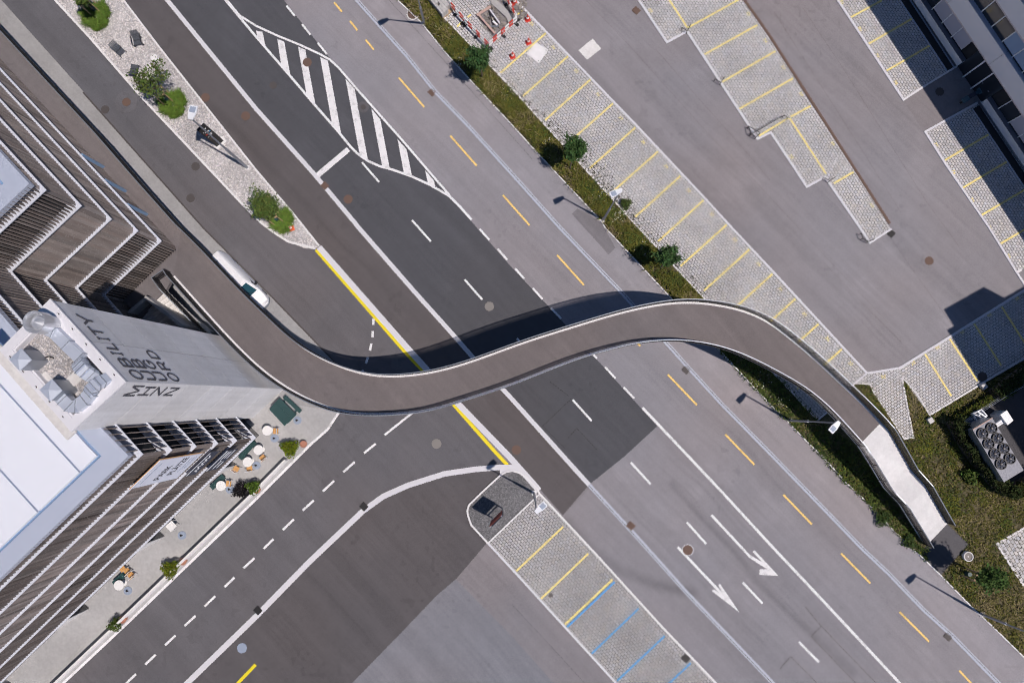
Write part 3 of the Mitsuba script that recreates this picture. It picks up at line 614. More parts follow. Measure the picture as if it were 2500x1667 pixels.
# stair well between terrace and tower
a0, b0 = g(377, 734, TZ), g(404, 709, TZ)
dw = unit(g(560, 860, 1) - g(404, 709, TZ)); wl = 3.6
p, q = b0 + dw * 0.0, b0 - np.array([dw[1], -dw[0]]) * -wl
nrm = np.array([dw[1], -dw[0]])
for j in range(22):
    z = TZ - 0.18 * (j + 1)
    o = b0 + dw * 0.29 * j
    put('well_tread', MB().prism([o - nrm * 0.02, o + nrm * wl, o + nrm * wl + dw * 0.30, o - nrm * 0.02 + dw * 0.30], z - .2, z - 0.001 * j, (0.66, 0.55)), 'concrete', BR)
railing(np.array([v3(g(387, 684, TZ), TZ), v3(g(404, 709, TZ), TZ), v3(b0 + dw * 3.2, TZ - 1.5), v3(b0 + dw * 6.4, TZ - 3.6)]), BR, 1.1, True, -1)
railing(np.array([v3(g(387, 684, TZ), TZ), v3(g(416, 664, TZ), TZ)]), BR, 1.1, False, 1)
railing(np.array([v3(g(416, 664, TZ), TZ), v3(g(424, 676, TZ), TZ)]), BR, 1.1, False, 1)
wall_c = [g(356, 727, TZ + 1), g(445, 796, TZ + .2)]
put('parapet_wall', MB().strip([g(300, 775, TZ + 1), g(356, 727, TZ + 1), g(445, 796, TZ + 1)], 0.22, 0.3, TZ + 1.0, (0.42, 0.4)), 'concrete', BR)

# ------------------------------------------------------------------ parking garage with timber slats
GA = thing('parking_garage', 'parking garage clad in tiers of brown timber slats, with a white roof', 'parking garage')
LV = [3.7, 7.1, 10.1, 13.1, 16.05, 19.05, 20.15]
FAR_NE, FAR_SE = C1 + DNE * 42, C3 + DSE * 46
plan = [C1, C2, TW[2], TW[3], C3, FAR_SE, FAR_SE - NSE * 30, FAR_NE - NNE * 12 - NSE * 20, FAR_NE]
PLAN = Polygon(plan).buffer(0)
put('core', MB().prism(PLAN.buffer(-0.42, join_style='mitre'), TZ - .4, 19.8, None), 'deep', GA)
put('ground_floor_wall', MB().prism(PLAN.buffer(-0.55, join_style='mitre'), 0, 3.5, None), 'window_glass', GA)
slats = []


def facade(p0, p1, n, bands, pitch=0.2, skip=()):
    L = np.linalg.norm(p1 - p0); d = (p1 - p0) / L
    for (z0, z1, ang, wid, thick) in bands:
        if abs(z0 - TZ) > .1: put('ledge', MB().box(v3((p0 + p1) / 2 - n * 0.08, z0), v3(d * (L / 2 + 0.22), 0), v3(n * 0.30, 0), (0, 0, 0.03)), 'ledge', GA)
        m = int(L / pitch)
        for i in range(m):
            s = (i + 0.5) * L / m; a = math.radians(ang + RNG.normal(0, 2.5))
            u = d * math.cos(a) + n * math.sin(a); c = p0 + d * s + n * 0.04
            h0, h1 = z0 + 0.05, z1 - 0.06
            tone = np.clip(RNG.normal(0.24, 0.045), .10, .40)
            slats.append((v3(c, (h0 + h1) / 2), v3(u * wid / 2, 0), v3(np.array([-u[1], u[0]]) * thick / 2, 0), (h1 - h0) / 2, (tone, RNG.uniform(0, 1))))


FL, OP = (-27, .25, .03), (-80, .17, .03)
FN = (27, .25, .03)
def bands(spec): return [(z0, z1, *s) for z0, z1, s in spec]


facade(C1, FAR_NE, NNE, bands([(TZ + .02, 7.1, FN), (7.1, 10.1, FN), (10.1, 13.1, (44, .20, .03)), (13.1, 16.05, (44, .20, .03)), (16.05, 19.05, (34, .23, .03)), (19.05, 20.1, (44, .20, .03))]))
facade(C2, C1, NSE, bands([(TZ + .02, 7.1, OP), (7.1, 10.1, OP), (10.1, 13.1, FL), (13.1, 16.05, FL), (16.05, 19.05, OP), (19.05, 20.1, OP)]))
facade(TW[2] + unit(C2 - TW[2]) * 0.05, C2, NNE, bands([(TZ + .02, 7.1, OP), (7.1, 10.1, OP), (10.1, 13.1, OP), (13.1, 16.05, OP), (16.05, 19.05, (45, .22, .03)), (19.05, 20.1, OP)]), 0.24)
facade(C3, C4 + unit(C4 - C3) * 0.2, NNE, bands([(3.7, 7.1, (-55, .30, .04)), (7.1, 10.1, (-55, .30, .04)), (10.1, 13.1, (-55, .30, .04)), (13.1, 16.05, (-55, .30, .04)), (16.05, 19.05, (-55, .30, .04)), (19.05, 20.1, (-55, .3, .04))]), 0.34)
facade(FAR_SE, C3, NSE, bands([(3.7, 7.1, OP), (7.1, 10.1, OP), (10.1, 13.1, FL), (13.1, 16.05, FL), (16.05, 19.05, OP), (19.05, 20.1, OP)]))


def topx(x, y, z):
    v = x * EX + y * EY + (HC - z) * DN
    return CEN + FOC * v[:2] / v[2]


vis = []
for i, (c, u, t, h, col) in enumerate(slats):
    a, b = topx(c[0], c[1], c[2] - h), topx(c[0], c[1], c[2] + h); m = (a + b) / 2
    vis.append(np.linalg.norm(a - b) if (0 < m[0] < 2500 and 0 < m[1] < 1667) else 0)
big = set(np.argsort(vis)[::-1][:300].tolist()); rest = MB()
for i, (c, u, t, h, col) in enumerate(slats):
    if i in big: put('slat', MB().box(c, u, t, (0, 0, h), col), 'wood', GA)
    else: rest.box(c, u, t, (0, 0, h), col)
lab(put('slat_screen', rest, 'wood', GA), None, None, None, 'stuff')
# roof
outer_r = PLAN.buffer(0.12, join_style='mitre'); inner_r = PLAN.buffer(-0.80, join_style='mitre')
put('parapet', MB().prism(outer_r.difference(inner_r), 19.75, 20.15), 'coping', GA)
put('gutter', MB().prism(inner_r, 19.3, 19.82), 'blue_panel', GA)
mem = PLAN.buffer(-1.02, join_style='mitre')
for i in range(-2, 16):
    for j, (lo, hi) in enumerate(((1.0, 30.0),)):
        o = C3 + DSE * (-0.55 + 2.72 * i)
        cell = Polygon([o - NSE * lo + DSE * .045, o - NSE * hi + DSE * .045, o - NSE * hi + DSE * 2.675, o - NSE * lo + DSE * 2.675]).intersection(mem)
        for B in getattr(cell, 'geoms', [cell]):
            if B.geom_type == 'Polygon' and B.area > .3: put('roof_panel', MB().prism(B, 19.83, 20.0), 'roof_white', GA)
put('roof_panel', MB().prism(mem.intersection(Polygon([C1 + DNE * 60 + NNE * 9, C2 + NNE * 9, C2 - NSE * 0 - NNE * 40, C1 + DNE * 60 - NNE * 40])).difference(Polygon([C3 + DSE * -6, C3 + DSE * 44, C3 + DSE * 44 - NSE * 30, C3 + DSE * -6 - NSE * 30])), 19.83, 20.0), 'roof_white', GA) if True else None
# blue door panels on the terrace level, sawtooth entrance bays on the street
for a in ((196, 381), (253, 443), (308, 503)):
    b = np.array(topx(*(g(*a, 7.0)), TZ)); c = g(*a, 7.0)
    put('door_panel', MB().box(v3(c + NNE * 0.12, (TZ + 7.0) / 2), v3(DNE * 0.08, 0), v3(NNE * .10, 0), (0, 0, 1.28)), 'blue_panel', GA)
for p1_, tip, back in [((506, 1178), (580, 1135), (556, 1120)), ((318, 1360), (403, 1309), (390, 1297)), ((124, 1547), (219, 1485), (206, 1474)), ((-60, 1735), (35, 1672), (20, 1662))]:
    A, B, Cc = g(*p1_), g(*tip), g(*back)
    put('entrance_bay', MB().prism([A, B, Cc, Cc - NSE * 0.5, A - NSE * .5], 0, 3.5, (0.48, .4)), 'concrete', GA)
    put('entrance_door', MB().box(v3((B + Cc) / 2 + DSE * -0.02, 1.3), v3((B - Cc) * 0.4, 0), v3(DSE * 0.02, 0), (0, 0, 1.2)), 'window_glass', GA)

# banners on the street front ---------------------------------------------------
def on_wall(px, A, n, off):
    r = np.array([px[0] - CEN[0], px[1] - CEN[1], FOC]); q = np.array([r @ EX, r @ EY]) / (r @ DN)
    t = (n @ (A + n * off)) / (n @ q); return np.array([*(q * t), HC - t])


def panel(mb, P, n, d=0.02, col=None):
    P = [np.asarray(p) for p in P]; nn = v3(n, 0) * d
    return mb.add(P + [p - nn for p in P], MB.BOXF[:, ::-1], col)


def lettering(parent, txt, centre, right, up, h, mat, depth=0.03, width=None, per_letter=False, bold=True, spacing=1.0):
    m = meshkit.text_mesh(txt, h, depth, bold); v = np.array(m.vertices)
    v[:, 0] -= (v[:, 0].max() + v[:, 0].min()) / 2; v[:, 1] -= h / 2
    if width: v[:, 0] *= width / (v[:, 0].max() - v[:, 0].min())
    r, u = np.asarray(right, float), np.asarray(up, float); nn = np.cross(r, u)
    return put('letter' if len(txt) == 1 else 'lettering', MB().add(np.asarray(centre) + np.outer(v[:, 0], r) + np.outer(v[:, 1], u) + np.outer(v[:, 2], nn), m.faces), mat, parent)


zz = zoomed(300, 1080, 6.918)
RGT = v3(-DSE, 0); ZUP = np.array([0, 0, 1.0])
BN = thing('banner', 'white advertising banner reading PARK PLÄTZE across two tiers of the slatted facade', 'banner')
q = [on_wall(p, C3, NSE, 0.46) for p in zz((150, 772), (870, 612), (1372, 180), (628, 292))]
zt, zb = (q[0][2] + q[3][2]) / 2, (q[1][2] + q[2][2]) / 2
lo_, hi_ = (q[0] + q[1]) / 2, (q[2] + q[3]) / 2
ctr = (lo_ + hi_) / 2; wid = abs((hi_ - lo_) @ RGT)
ctr[2] = (zt + zb) / 2; hh = (zt - zb) / 2
put('sheet', MB().box(ctr, RGT * wid / 2, v3(NSE, 0) * 0.015, ZUP * hh), 'banner_white', BN)
put('frame', MB().box(ctr - v3(NSE, 0) * .03, RGT * (wid / 2 + .05), v3(NSE, 0) * 0.012, ZUP * (hh + .05)), 'tan_wood', BN)
front = ctr + v3(NSE, 0) * 0.016
lettering(BN, 'PARK', front + RGT * (-.08 * wid) + ZUP * hh * 0.18, RGT, ZUP, 0.62, 'letter', .01, wid * .52)
lettering(BN, 'PLÄTZE', front + RGT * (.10 * wid) - ZUP * hh * 0.28, RGT, ZUP, 0.62, 'letter', .01, wid * .66)
for j, (s_, z_, w_) in enumerate([(0.0, .78, .75), (.1, -.60, .55), (.14, -.72, .5), (.16, -.82, .5)]):
    put('small_print', MB().box(front + RGT * s_ * wid + ZUP * hh * z_, RGT * w_ * wid / 2, v3(NSE, 0) * .003, ZUP * .045), 'disc_grey', BN)
for nm, pp, wh in [('dark blue banner with white handwriting strokes below the white banner', ((1045, 578), (1205, 535), (1665, 130), (1462, 172)), 0), ('dark blue banner with white text bars on the lowest tier', ((1400, 492), (1600, 440), (1930, 120), (1760, 118)), 1)]:
    q = [on_wall(p, C3, NSE, 0.46) for p in zz(*pp)]
    B2 = thing('banner', nm, 'banner')
    zt, zb = (q[0][2] + q[3][2]) / 2, (q[1][2] + q[2][2]) / 2; hh = (zt - zb) / 2
    lo_, hi_ = (q[0] + q[1]) / 2, (q[2] + q[3]) / 2; ctr = (lo_ + hi_) / 2; ctr[2] = (zt + zb) / 2; wid = abs((hi_ - lo_) @ RGT)
    put('sheet', MB().box(ctr, RGT * wid / 2, v3(NSE, 0) * 0.015, ZUP * hh), 'navy', B2)
    f = ctr + v3(NSE, 0) * 0.017
    put('stripe', MB().box(f + ZUP * hh * .85, RGT * wid * .48, v3(NSE, 0) * .003, ZUP * hh * .10), 'frame_white', B2)
    if wh == 0:
        mb = MB(); pts = [(-.35, -.5), (-.3, .1), (-.22, -.3), (-.12, .35), (-.05, -.35), (.03, .4), (.12, -.2), (.2, .45), (.27, -.1), (.36, .4)]
        for a, b in zip(pts[:-1], pts[1:]): mb.bar(f + RGT * a[0] * wid + ZUP * a[1] * hh, f + RGT * b[0] * wid + ZUP * b[1] * hh, 0.05, up=v3(NSE, 0), r2=.004)
        put('script', mb, 'frame_white', B2)
    else:
        for s_, z_, w_ in [(-.22, .05, .4), (-.25, -.55, .32), (.22, .35, .4), (.25, -.05, .34), (.26, -.55, .4)]:
            put('text_bar', MB().box(f + RGT * s_ * wid + ZUP * hh * z_, RGT * w_ * wid / 2, v3(NSE, 0) * .003, ZUP * .085), 'frame_white', B2)

# ------------------------------------------------------------------ concrete tower
TO = thing('stair_tower', 'pale grey concrete tower with dark raised letters and a gravel roof full of ducts', 'tower')
TH = 22.3
E_, N_, W_, S_ = TW
core = Polygon(TW).buffer(-0.06, join_style='mitre')
put('core', MB().prism(core, 0, TH - 0.7, (0.20, .4)), 'concrete', TO)


def clad(a, b, n, cols, zs):
    L = np.linalg.norm(b - a); d = (b - a) / L
    for z0, z1 in zip(zs[:-1], zs[1:]):
        for i in range(cols):
            s0, s1 = L * i / cols + .02, L * (i + 1) / cols - .02
            put('concrete_panel', MB().box(v3(a + d * (s0 + s1) / 2 - n * 0.03, (z0 + z1) / 2), v3(d * (s1 - s0) / 2, 0), v3(n * 0.03, 0), (0, 0, (z1 - z0) / 2 - 0.02), (0.62 * RNG.uniform(.95, 1.04), RNG.uniform(.0, .15))), 'concrete', TO)


zs = [0, 3.2, 6.4, 9.6, 12.8, 16.0, 19.2, TH - .12]
clad(E_, N_, NNE, 2, zs); clad(S_, E_, NSE, 1, zs); clad(N_, W_, -NSE, 1, zs); clad(W_, S_, -NNE, 2, zs)
ring = Polygon(TW).buffer(0.03, join_style='mitre'); hole = Polygon(TW).buffer(-0.42, join_style='mitre')
put('coping', MB().prism(ring.difference(hole), TH - 0.12, TH), 'kerb_stone', TO)
put('inner_upstand', MB().prism(Polygon(TW).buffer(-0.42, join_style='mitre').difference(Polygon(TW).buffer(-.50, join_style='mitre')), TH - .6, TH - .05), 'kerb_stone', TO)
put('roof_gravel', MB().prism(hole, TH - .75, TH - .45, (0.42, .75)), 'gravel', TO)
dW = unit(S_ - W_); put('flashing', MB().prism([W_ - NNE * 0.06, S_ - NNE * .06, S_ - NNE * .62, W_ - dW * 1.2 - NNE * .62, W_ - dW * 1.2 - NNE * .06], TH - .55, TH - .42, (0.62, .6)), 'concrete', TO)
for i in range(5):
    for a, b, n in ((E_, N_, NNE), (W_, S_, NNE)):
        p = a + (b - a) * (i + .6) / 5.4; put('roof_bolt', MB().box(v3(p - n * .14 * (1 if a is E_ else -1), TH + .008), v3(unit(b - a) * .05, 0), v3(n * .02, 0), (0, 0, .012)), 'black', TO)
rN, rS = v3(unit(N_ - E_), 0), v3(unit(E_ - S_), 0)
nN, nS = v3(NNE, 0), v3(NSE, 0)
for row, (z, word) in enumerate(((20.72, 'OBILITY'), (19.55, 'UB'), (18.42, 'UG'), (17.06, 'ORD'))):
    pos = (0.52, 1.33, 1.92, 2.42, 2.91, 3.40, 4.16) if row == 0 else (0.50, 1.34, 2.17)
    for ch, s in zip(word, pos):
        lettering(TO, ch, v3(E_ + unit(N_ - E_) * s, z) + nN * 0.01, rN, ZUP, 0.98, 'letter', 0.02, {'I': .17, 'T': .58, 'L': .46, 'Y': .74}.get(ch, .64), bold=False)
for z, ch in ((20.78, 'M'), (19.58, 'H'), (18.40, 'Z'), (17.06, 'N')):
    lettering(TO, ch, v3(S_ + unit(E_ - S_) * 2.70, z) + nS * 0.01, rS, ZUP, 0.98, 'letter', 0.02, .74 if ch == 'M' else .64, bold=False)

# roof equipment of the tower
def rz(px, z): return v3(g(*px, z), z)


RT = TH - .45
def hood(name, px, s, z, label):
    k = thing(name, label, 'roof vent'); c = g(*px, z); d1, d2 = unit(N_ - E_) * s, unit(E_ - S_) * s
    q = [c + a * d1 + b * d2 for a, b in ((-1, -1), (1, -1), (1, 1), (-1, 1))]
    mb = MB().prism([c + (p - c) * .94 for p in q], RT, z - .02); put('box', mb, 'grey_metal', k)
    cap = MB().add([v3(p, z) for p in q] + [v3(c, z + .14)] + [v3(p, z - .05) for p in q], [[0, 1, 4], [1, 2, 4], [2, 3, 4], [3, 0, 4]]).add([v3(p, z) for p in q] + [v3(p, z - .05) for p in q], [[0, 4, 5, 1], [1, 5, 6, 2], [2, 6, 7, 3], [3, 7, 4, 0]])
    put('pyramid_cap', cap, 'galvanised', k)


hood('roof_vent', (49.5, 877.4), .36, RT + 1.25, 'square metal roof vent with pyramid cap nearest the left edge of the tower roof')
hood('roof_vent', (124, 952), .36, RT + 1.25, 'square metal roof vent with pyramid cap joined to the lower curved duct')
k = thing('exhaust_stack', 'round polished steel exhaust stack with a conical rain hat on the tower corner', 'exhaust stack')
c = g(84, 786, 23.5); zt = 23.55
t = np.arange(36) * 2 * math.pi / 36
def lathe(c, prof, n=36):
    t = np.arange(n) * 2 * math.pi / n; v = np.vstack([np.c_[c[0] + r * np.cos(t), c[1] + r * np.sin(t), np.full(n, z)] for r, z in prof])
    i = np.arange(n); j = (i + 1) % n
    return MB().add(v, np.vstack([np.c_[i + m * n, j + m * n, j + (m + 1) * n, i + (m + 1) * n] for m in range(len(prof) - 1)]))
put('stack_pipe', lathe(c, [(.42, RT), (.42, zt - .75), (.50, zt - .70), (.50, zt), (.47, zt), (.40, zt - .5), (.2, zt - .55)]), 'mirror_steel', k, 40)
put('rain_cone', lathe(c, [(.30, zt - .28), (.02, zt - .05), (0.0, zt - .05)]), 'mirror_steel', k, 40)


def duct(label, pts, w, h, mat='galvanised'):
    k = thing('air_duct', label, 'air duct'); P = [np.array(p) for p in pts]
    for a, b in zip(P[:-1], P[1:]):
        d = unit(b - a); s = np.cross(d, (0, 0, 1.0)); s = unit(s) if np.linalg.norm(s) > .1 else rN; u = np.cross(s, d)
        put('duct_section', MB().box((a + b) / 2, s * w / 2, u * h / 2, (b - a) / 2 + d * .02), mat, k)
        put('duct_flange', MB().box(b, s * (w / 2 + .03), u * (h / 2 + .03), d * .015), 'grey_metal', k)
    return k


def arc(c0, c1, z, bend, n=6):
    """Quarter-round rise between two roof points."""
    a, b = rz(c0, z), rz(c1, z); return [a + (b - a) * i / n + ZUP * bend * math.sin(math.pi * i / n) for i in range(n + 1)]


duct('long flat galvanised duct running from the exhaust stack along the tower parapet', [rz((108, 800), RT + .55), rz((137, 812), RT + .55), rz((168, 843), RT + .55), rz((200, 874), RT + .55)], .52, .5)
duct('short galvanised elbow duct bowing out at the end of the long duct', arc((196, 884), (232, 921), RT + .45, .35), .56, .4)
duct('small galvanised elbow duct beside the corner of the tower roof', arc((262, 925), (222, 962), RT + .4, .40), .46, .4)
duct('curved galvanised duct leaving the lower pyramid vent', [rz((143, 958), RT + .5), rz((160, 976), RT + .5), rz((176, 992), RT + .5), rz((192, 992), RT + .5), rz((212, 976), RT + .5), rz((226, 958), RT + .5)], .55, .5)
for px, lb in (((110, 926), 'pale concrete slab lying on the tower roof gravel between the vents'), ((183, 925), 'stained concrete slab lying on the tower roof gravel near the elbows')):
    k = thing('roof_slab', lb, 'concrete slab'); c = g(*px, RT); d1, d2 = unit(N_ - E_) * .26, unit(E_ - S_) * .30
    scene[k] = MB().box(v3(c, RT + .03), v3(d1, 0), v3(d2, 0), (0, 0, .035), (.58, .55)).ply('concrete')
k = thing('cable', 'black cable snaking over the tower roof gravel', 'cable')
mb = MB(); pts = [rz(p, RT + .03) for p in [(95, 882), (102, 876), (112, 872), (122, 870), (131, 874)]]
for a, b in zip(pts[:-1], pts[1:]): mb.tube(a, b, .028, n=6)
scene[k] = mb.ply('black', 40)

# ------------------------------------------------------------------ office block at the top right
OF = thing('office_building', 'long white panelled office block with blinds and glass doorway, its front in shade', 'office building')
oA, oB = g(2229.5, 0, .4), g(2336, 159.5, .4); od = unit(oB - oA); on = np.array([od[1], -od[0]])
if on @ (np.array([0, 0]) - oA) < 0: on = -on
def os_(px, z): return float((g(*px, z) - oA) @ od)
OS0, OS1 = -9.0, 28.0
OH = 12.6
put('core', MB().prism([oA + od * OS0 - on * .35, oA + od * OS1 - on * .35, oA + od * OS1 - on * 16, oA + od * OS0 - on * 16], 0, OH - .1), 'deep', OF)
def slab(name, s0, s1, z0, z1, n0, n1, mat, col=None): return put(name, MB().box(v3(oA + od * (s0 + s1) / 2 + on * (n0 + n1) / 2, (z0 + z1) / 2), v3(od * (s1 - s0) / 2, 0), v3(on * (n1 - n0) / 2, 0), (0, 0, (z1 - z0) / 2), col), mat, OF)
dS0, dS1 = os_((2339, 161), .2), os_((2398, 249), .2)
for s in np.arange(OS0, OS1, 5.55):
    e = s + 5.54
    for z0, z1 in ((3.05, 4.75), (6.7, 8.3), (10.3, OH)):
        slab('wall_panel', s, e - .02, z0, z1, -.3, 0, 'office_panel'); slab('sill', s, e, z1 - .002, z1 + .05, -.3, .05, 'coping')
        slab('lintel', s, e, z0 - .16, z0 - .003, -.32, -.04, 'office_beige')
for a, b in ((OS0, dS0 - 6.2), (dS0 - 6.18, dS0), (dS1, dS1 + 7), (dS1 + 7.02, OS1)): slab('plinth_panel', a, b, 0.35, 1.1, -.3, 0, 'office_panel'); slab('plinth_ledge', a, b, 1.1, 1.15, -.3, .06, 'steel')
for st, (z0, z1) in enumerate(((1.15, 2.89), (4.8, 6.54), (8.35, 10.14))):
    for s in np.arange(OS0, OS1, 1.32):
        if st == 0 and dS0 - 1.3 < s < dS1: continue
        blind = RNG.uniform() < .75 if st == 0 else not (os_((2384, 0), 5) - 3.4 < s < os_((2470, 85), 5) - 1.0)
        k = slab('window', s + .03, s + 1.29, z0, z1, -.34, -.28, 'window_glass')
        put('pane_frame', MB().box(v3(oA + od * s - on * .25, (z0 + z1) / 2), v3(od * .035, 0), v3(on * .05, 0), (0, 0, (z1 - z0) / 2)), 'frame_white', k)
        if blind: put('blind', MB().box(v3(oA + od * (s + .66) - on * .20, (z0 + z1) / 2 + .12), v3(od * .62, 0), v3(on * .012, 0), (0, 0, (z1 - z0) / 2 - .12)), 'blind' if st == 0 else 'blue_panel', k)
put('roof', MB().prism([oA + od * OS0 + on * .02, oA + od * OS1 + on * .02, oA + od * OS1 - on * 16, oA + od * OS0 - on * 16], OH, OH + .15), 'roof_white', OF)
for s in (dS0 + .9, dS0 + 2.0): slab('door_post', s, s + .1, 0, 2.89, -.3, -.15, 'frame_white')
slab('door_glass', dS0, dS1, 0, 2.89, -.36, -.3, 'window_glass')
slab('light_well', OS0, dS0 - .1, -.4, 0.05, .02, .60, 'deep'); slab('light_well', dS1 + .1, OS1, -.4, .05, .02, .60, 'deep'); slab('well_edge', OS0, dS0 - .1, 0, .08, .61, .68, 'kerb_blue'); slab('well_edge', dS1 + .1, OS1, 0, .08, .61, .68, 'kerb_blue')
NB = thing('neighbour_building', 'building beyond the right edge whose shadow falls on the parking bays', 'building')
a = g(2522, 917); e1, e2 = unit(g(2594, 1041) - g(2520, 921)), None
e2 = np.array([-e1[1], e1[0]]); e2 = e2 if e2[0] > 0 else -e2
put('block', MB().prism([a, a + e1 * 14, a + e1 * 14 + e2 * 18, a + e2 * 18], 0, 15.6), 'office_panel', NB)
a2 = g(2516, 868); b2 = a2 + e2 * 3.6
put('stair_head', MB().prism([a2 + e1 * 2.2, a2 , b2 , b2 + e1 * 2.2], 0, 15.8), 'office_panel', NB)

# ------------------------------------------------------------------ plants
def leaves(cen, size, cols, flat=0.55, rng=RNG):
    """One folded diamond per leaf."""
    n = len(cen); nrm = rng.normal(0, 1, (n, 3)); nrm[:, 2] = np.abs(nrm[:, 2]) + flat; nrm /= np.linalg.norm(nrm, axis=1)[:, None]
    a = np.cross(nrm, rng.normal(0, 1, (n, 3))); a /= np.linalg.norm(a, axis=1)[:, None]; b = np.cross(nrm, a)
    s = (size * rng.uniform(.6, 1.3, n))[:, None]
    V = np.stack([cen - a * s, cen + b * s * .62 + nrm * s * .12, cen + a * s, cen - b * s * .62 + nrm * s * .12], 1).reshape(-1, 3)
    F = (np.array([[0, 2, 1], [0, 3, 2]])[None] + 4 * np.arange(n)[:, None, None]).reshape(-1, 3)
    return MB().add(V, F, np.repeat(cols, 4, 0))


def tint(n, base, var=.25, hue=.12, rng=RNG):
    return np.clip(np.array(base) * (1 + rng.normal(0, var, (n, 1))) * (1 + rng.normal(0, hue, (n, 3)) * [1, .6, .8]), .004, .6)


def inside_points(P, n, rng=RNG):
    x0, y0, x1, y1 = P.bounds; out = np.zeros((0, 2))
    while len(out) < n:
        q = np.c_[rng.uniform(x0, x1, 2 * n), rng.uniform(y0, y1, 2 * n)]; out = np.vstack([out, q[shapely.contains_xy(P, q[:, 0], q[:, 1])]])
    return out[:n]


def blades(xy, h, w, cols, lean=.55, rng=RNG, z0=0.0):
    n = len(xy); a = rng.uniform(0, 2 * math.pi, n); d = np.c_[np.cos(a), np.sin(a)]; s = np.c_[-d[:, 1], d[:, 0]]
    hh = h * rng.uniform(.45, 1.25, n); L = lean * hh * rng.uniform(.5, 1.6, n); ww = w * rng.uniform(.6, 1.4, n)
    p0 = np.c_[xy - s * ww[:, None] / 2, np.full(n, z0)]; p1 = np.c_[xy + s * ww[:, None] / 2, np.full(n, z0)]
    m0 = np.c_[xy + d * L[:, None] * .35 - s * ww[:, None] * .5, hh * .65 + z0]; m1 = np.c_[xy + d * L[:, None] * .35 + s * ww[:, None] * .5, hh * .65 + z0]
    tp = np.c_[xy + d * L[:, None], hh + z0]
    V = np.stack([p0, p1, m1, m0, tp], 1).reshape(-1, 3)
    F = (np.array([[0, 1, 2], [0, 2, 3], [3, 2, 4]])[None] + 5 * np.arange(n)[:, None, None]).reshape(-1, 3)
    return MB().add(V, F, np.repeat(cols, 5, 0))


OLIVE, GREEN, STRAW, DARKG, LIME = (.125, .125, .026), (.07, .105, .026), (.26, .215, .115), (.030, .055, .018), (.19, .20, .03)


def meadow(name, px, density, h, label, mixw, holes=None, w=.045, keep=None):
    P = Polygon(G(px)).buffer(0)
    if holes is not None: P = P.difference(holes)
    n = int(P.area * density); xy = inside_points(P, n)
    m = meshkit.fbm(np.c_[xy * .55, np.zeros(n)], 4, 3); m2 = meshkit.fbm(np.c_[xy * 1.6, np.ones(n)], 3, 9)
    keepm = RNG.uniform(0, 1, n) < np.clip((m2 - .18) * 3.2, .15, 1); xy, m, m2 = xy[keepm], m[keepm], m2[keepm]; n = len(xy)
    r = RNG.uniform(0, 1, n) * .5 + np.clip((m - .3) * 1.6, 0, 1) * .6
    pal = np.array([STRAW, OLIVE, GREEN, LIME, DARKG]); e = np.cumsum(mixw) / sum(mixw) * 1.1
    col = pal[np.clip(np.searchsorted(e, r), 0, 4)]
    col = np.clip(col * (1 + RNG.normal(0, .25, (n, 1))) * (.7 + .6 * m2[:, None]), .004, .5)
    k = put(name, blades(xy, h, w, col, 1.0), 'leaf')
    return lab(k, label, 'grass', None, 'stuff'), P


BRS = Polygon(G([(2330, 1035), (2427, 980), (2560, 900), (2700, 1000), (2600, 1160), (2452, 1182)]))
verge_px = [(935, -50)] + [(p[0] + 6, p[1] - 2) for p in S1[1:11]] + [(1760, 850), (1700, 735)] + [(p[0] - 4, p[1] + 5) for p in PAVE_IN[:8]][::-1]
meadow('verge_grass', verge_px, 260, .38, 'olive and green grass and weeds along the planted verge', (1.6, 2.6, 1.8, 1.0, .9), w=.055)
under_px = [(1745, 835), (1755, 857), (1808, 914), (1858, 967), (1921, 1030), (1967, 1079), (2066, 1182), (2183, 1299), (2262, 1372), (2262, 1332), (2160, 1200), (2097, 1095), (1990, 1018), (1934, 955), (1880, 900), (1800, 815)]
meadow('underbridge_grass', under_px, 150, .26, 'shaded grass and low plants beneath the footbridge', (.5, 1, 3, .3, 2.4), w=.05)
lawn_px = [(2090, 940), (2124, 945), (2206, 1073), (2229, 1069), (2204, 930), (2268, 1018), (2405, 937), (2520, 870), (2560, 900), (2330, 1035), (2452, 1182), (2600, 1160), (2640, 1210), (2580, 1238), (2430, 1326), (2500, 1434), (2560, 1523), (2600, 1690), (2500, 1600), (2420, 1522), (2371, 1477), (2300, 1404), (2366, 1327), (2312, 1274), (2260, 1185), (2160, 1040)]
meadow('lawn', lawn_px, 200, .20, 'patchy olive lawn around the cooling unit and bridge stairs', (2.4, 2.2, 1.6, 1.5, .8), w=.05)
fl = MB()
for cx, cy, r, n in [(1478, 470, 24, 42), (1510, 530, 18, 46), (1452, 415, 22, 26), (1245, 225, 22, 34), (1075, 60, 30, 16), (1340, 350, 24, 24), (1580, 600, 30, 14), (1860, 940, 26, 24), (1905, 985, 20, 12), (1120, 150, 24, 16)]:
    P = g(cx, cy)
    for _ in range(n):
        q = P + RNG.normal(0, r / 32 * .55, 2); z = RNG.uniform(.25, .42); s = RNG.uniform(.022, .045)
        fl.add([[q[0] - s, q[1], z], [q[0], q[1] - s, z], [q[0] + s, q[1], z], [q[0], q[1] + s, z]], [[0, 1, 2, 3]], (.72, .70, .62) if RNG.uniform() < .9 else (.6, .5, .06))
lab(put('wild_flowers', fl, 'leaf'), 'small white wild flowers dotted through the verge', 'flowers', None, 'stuff')
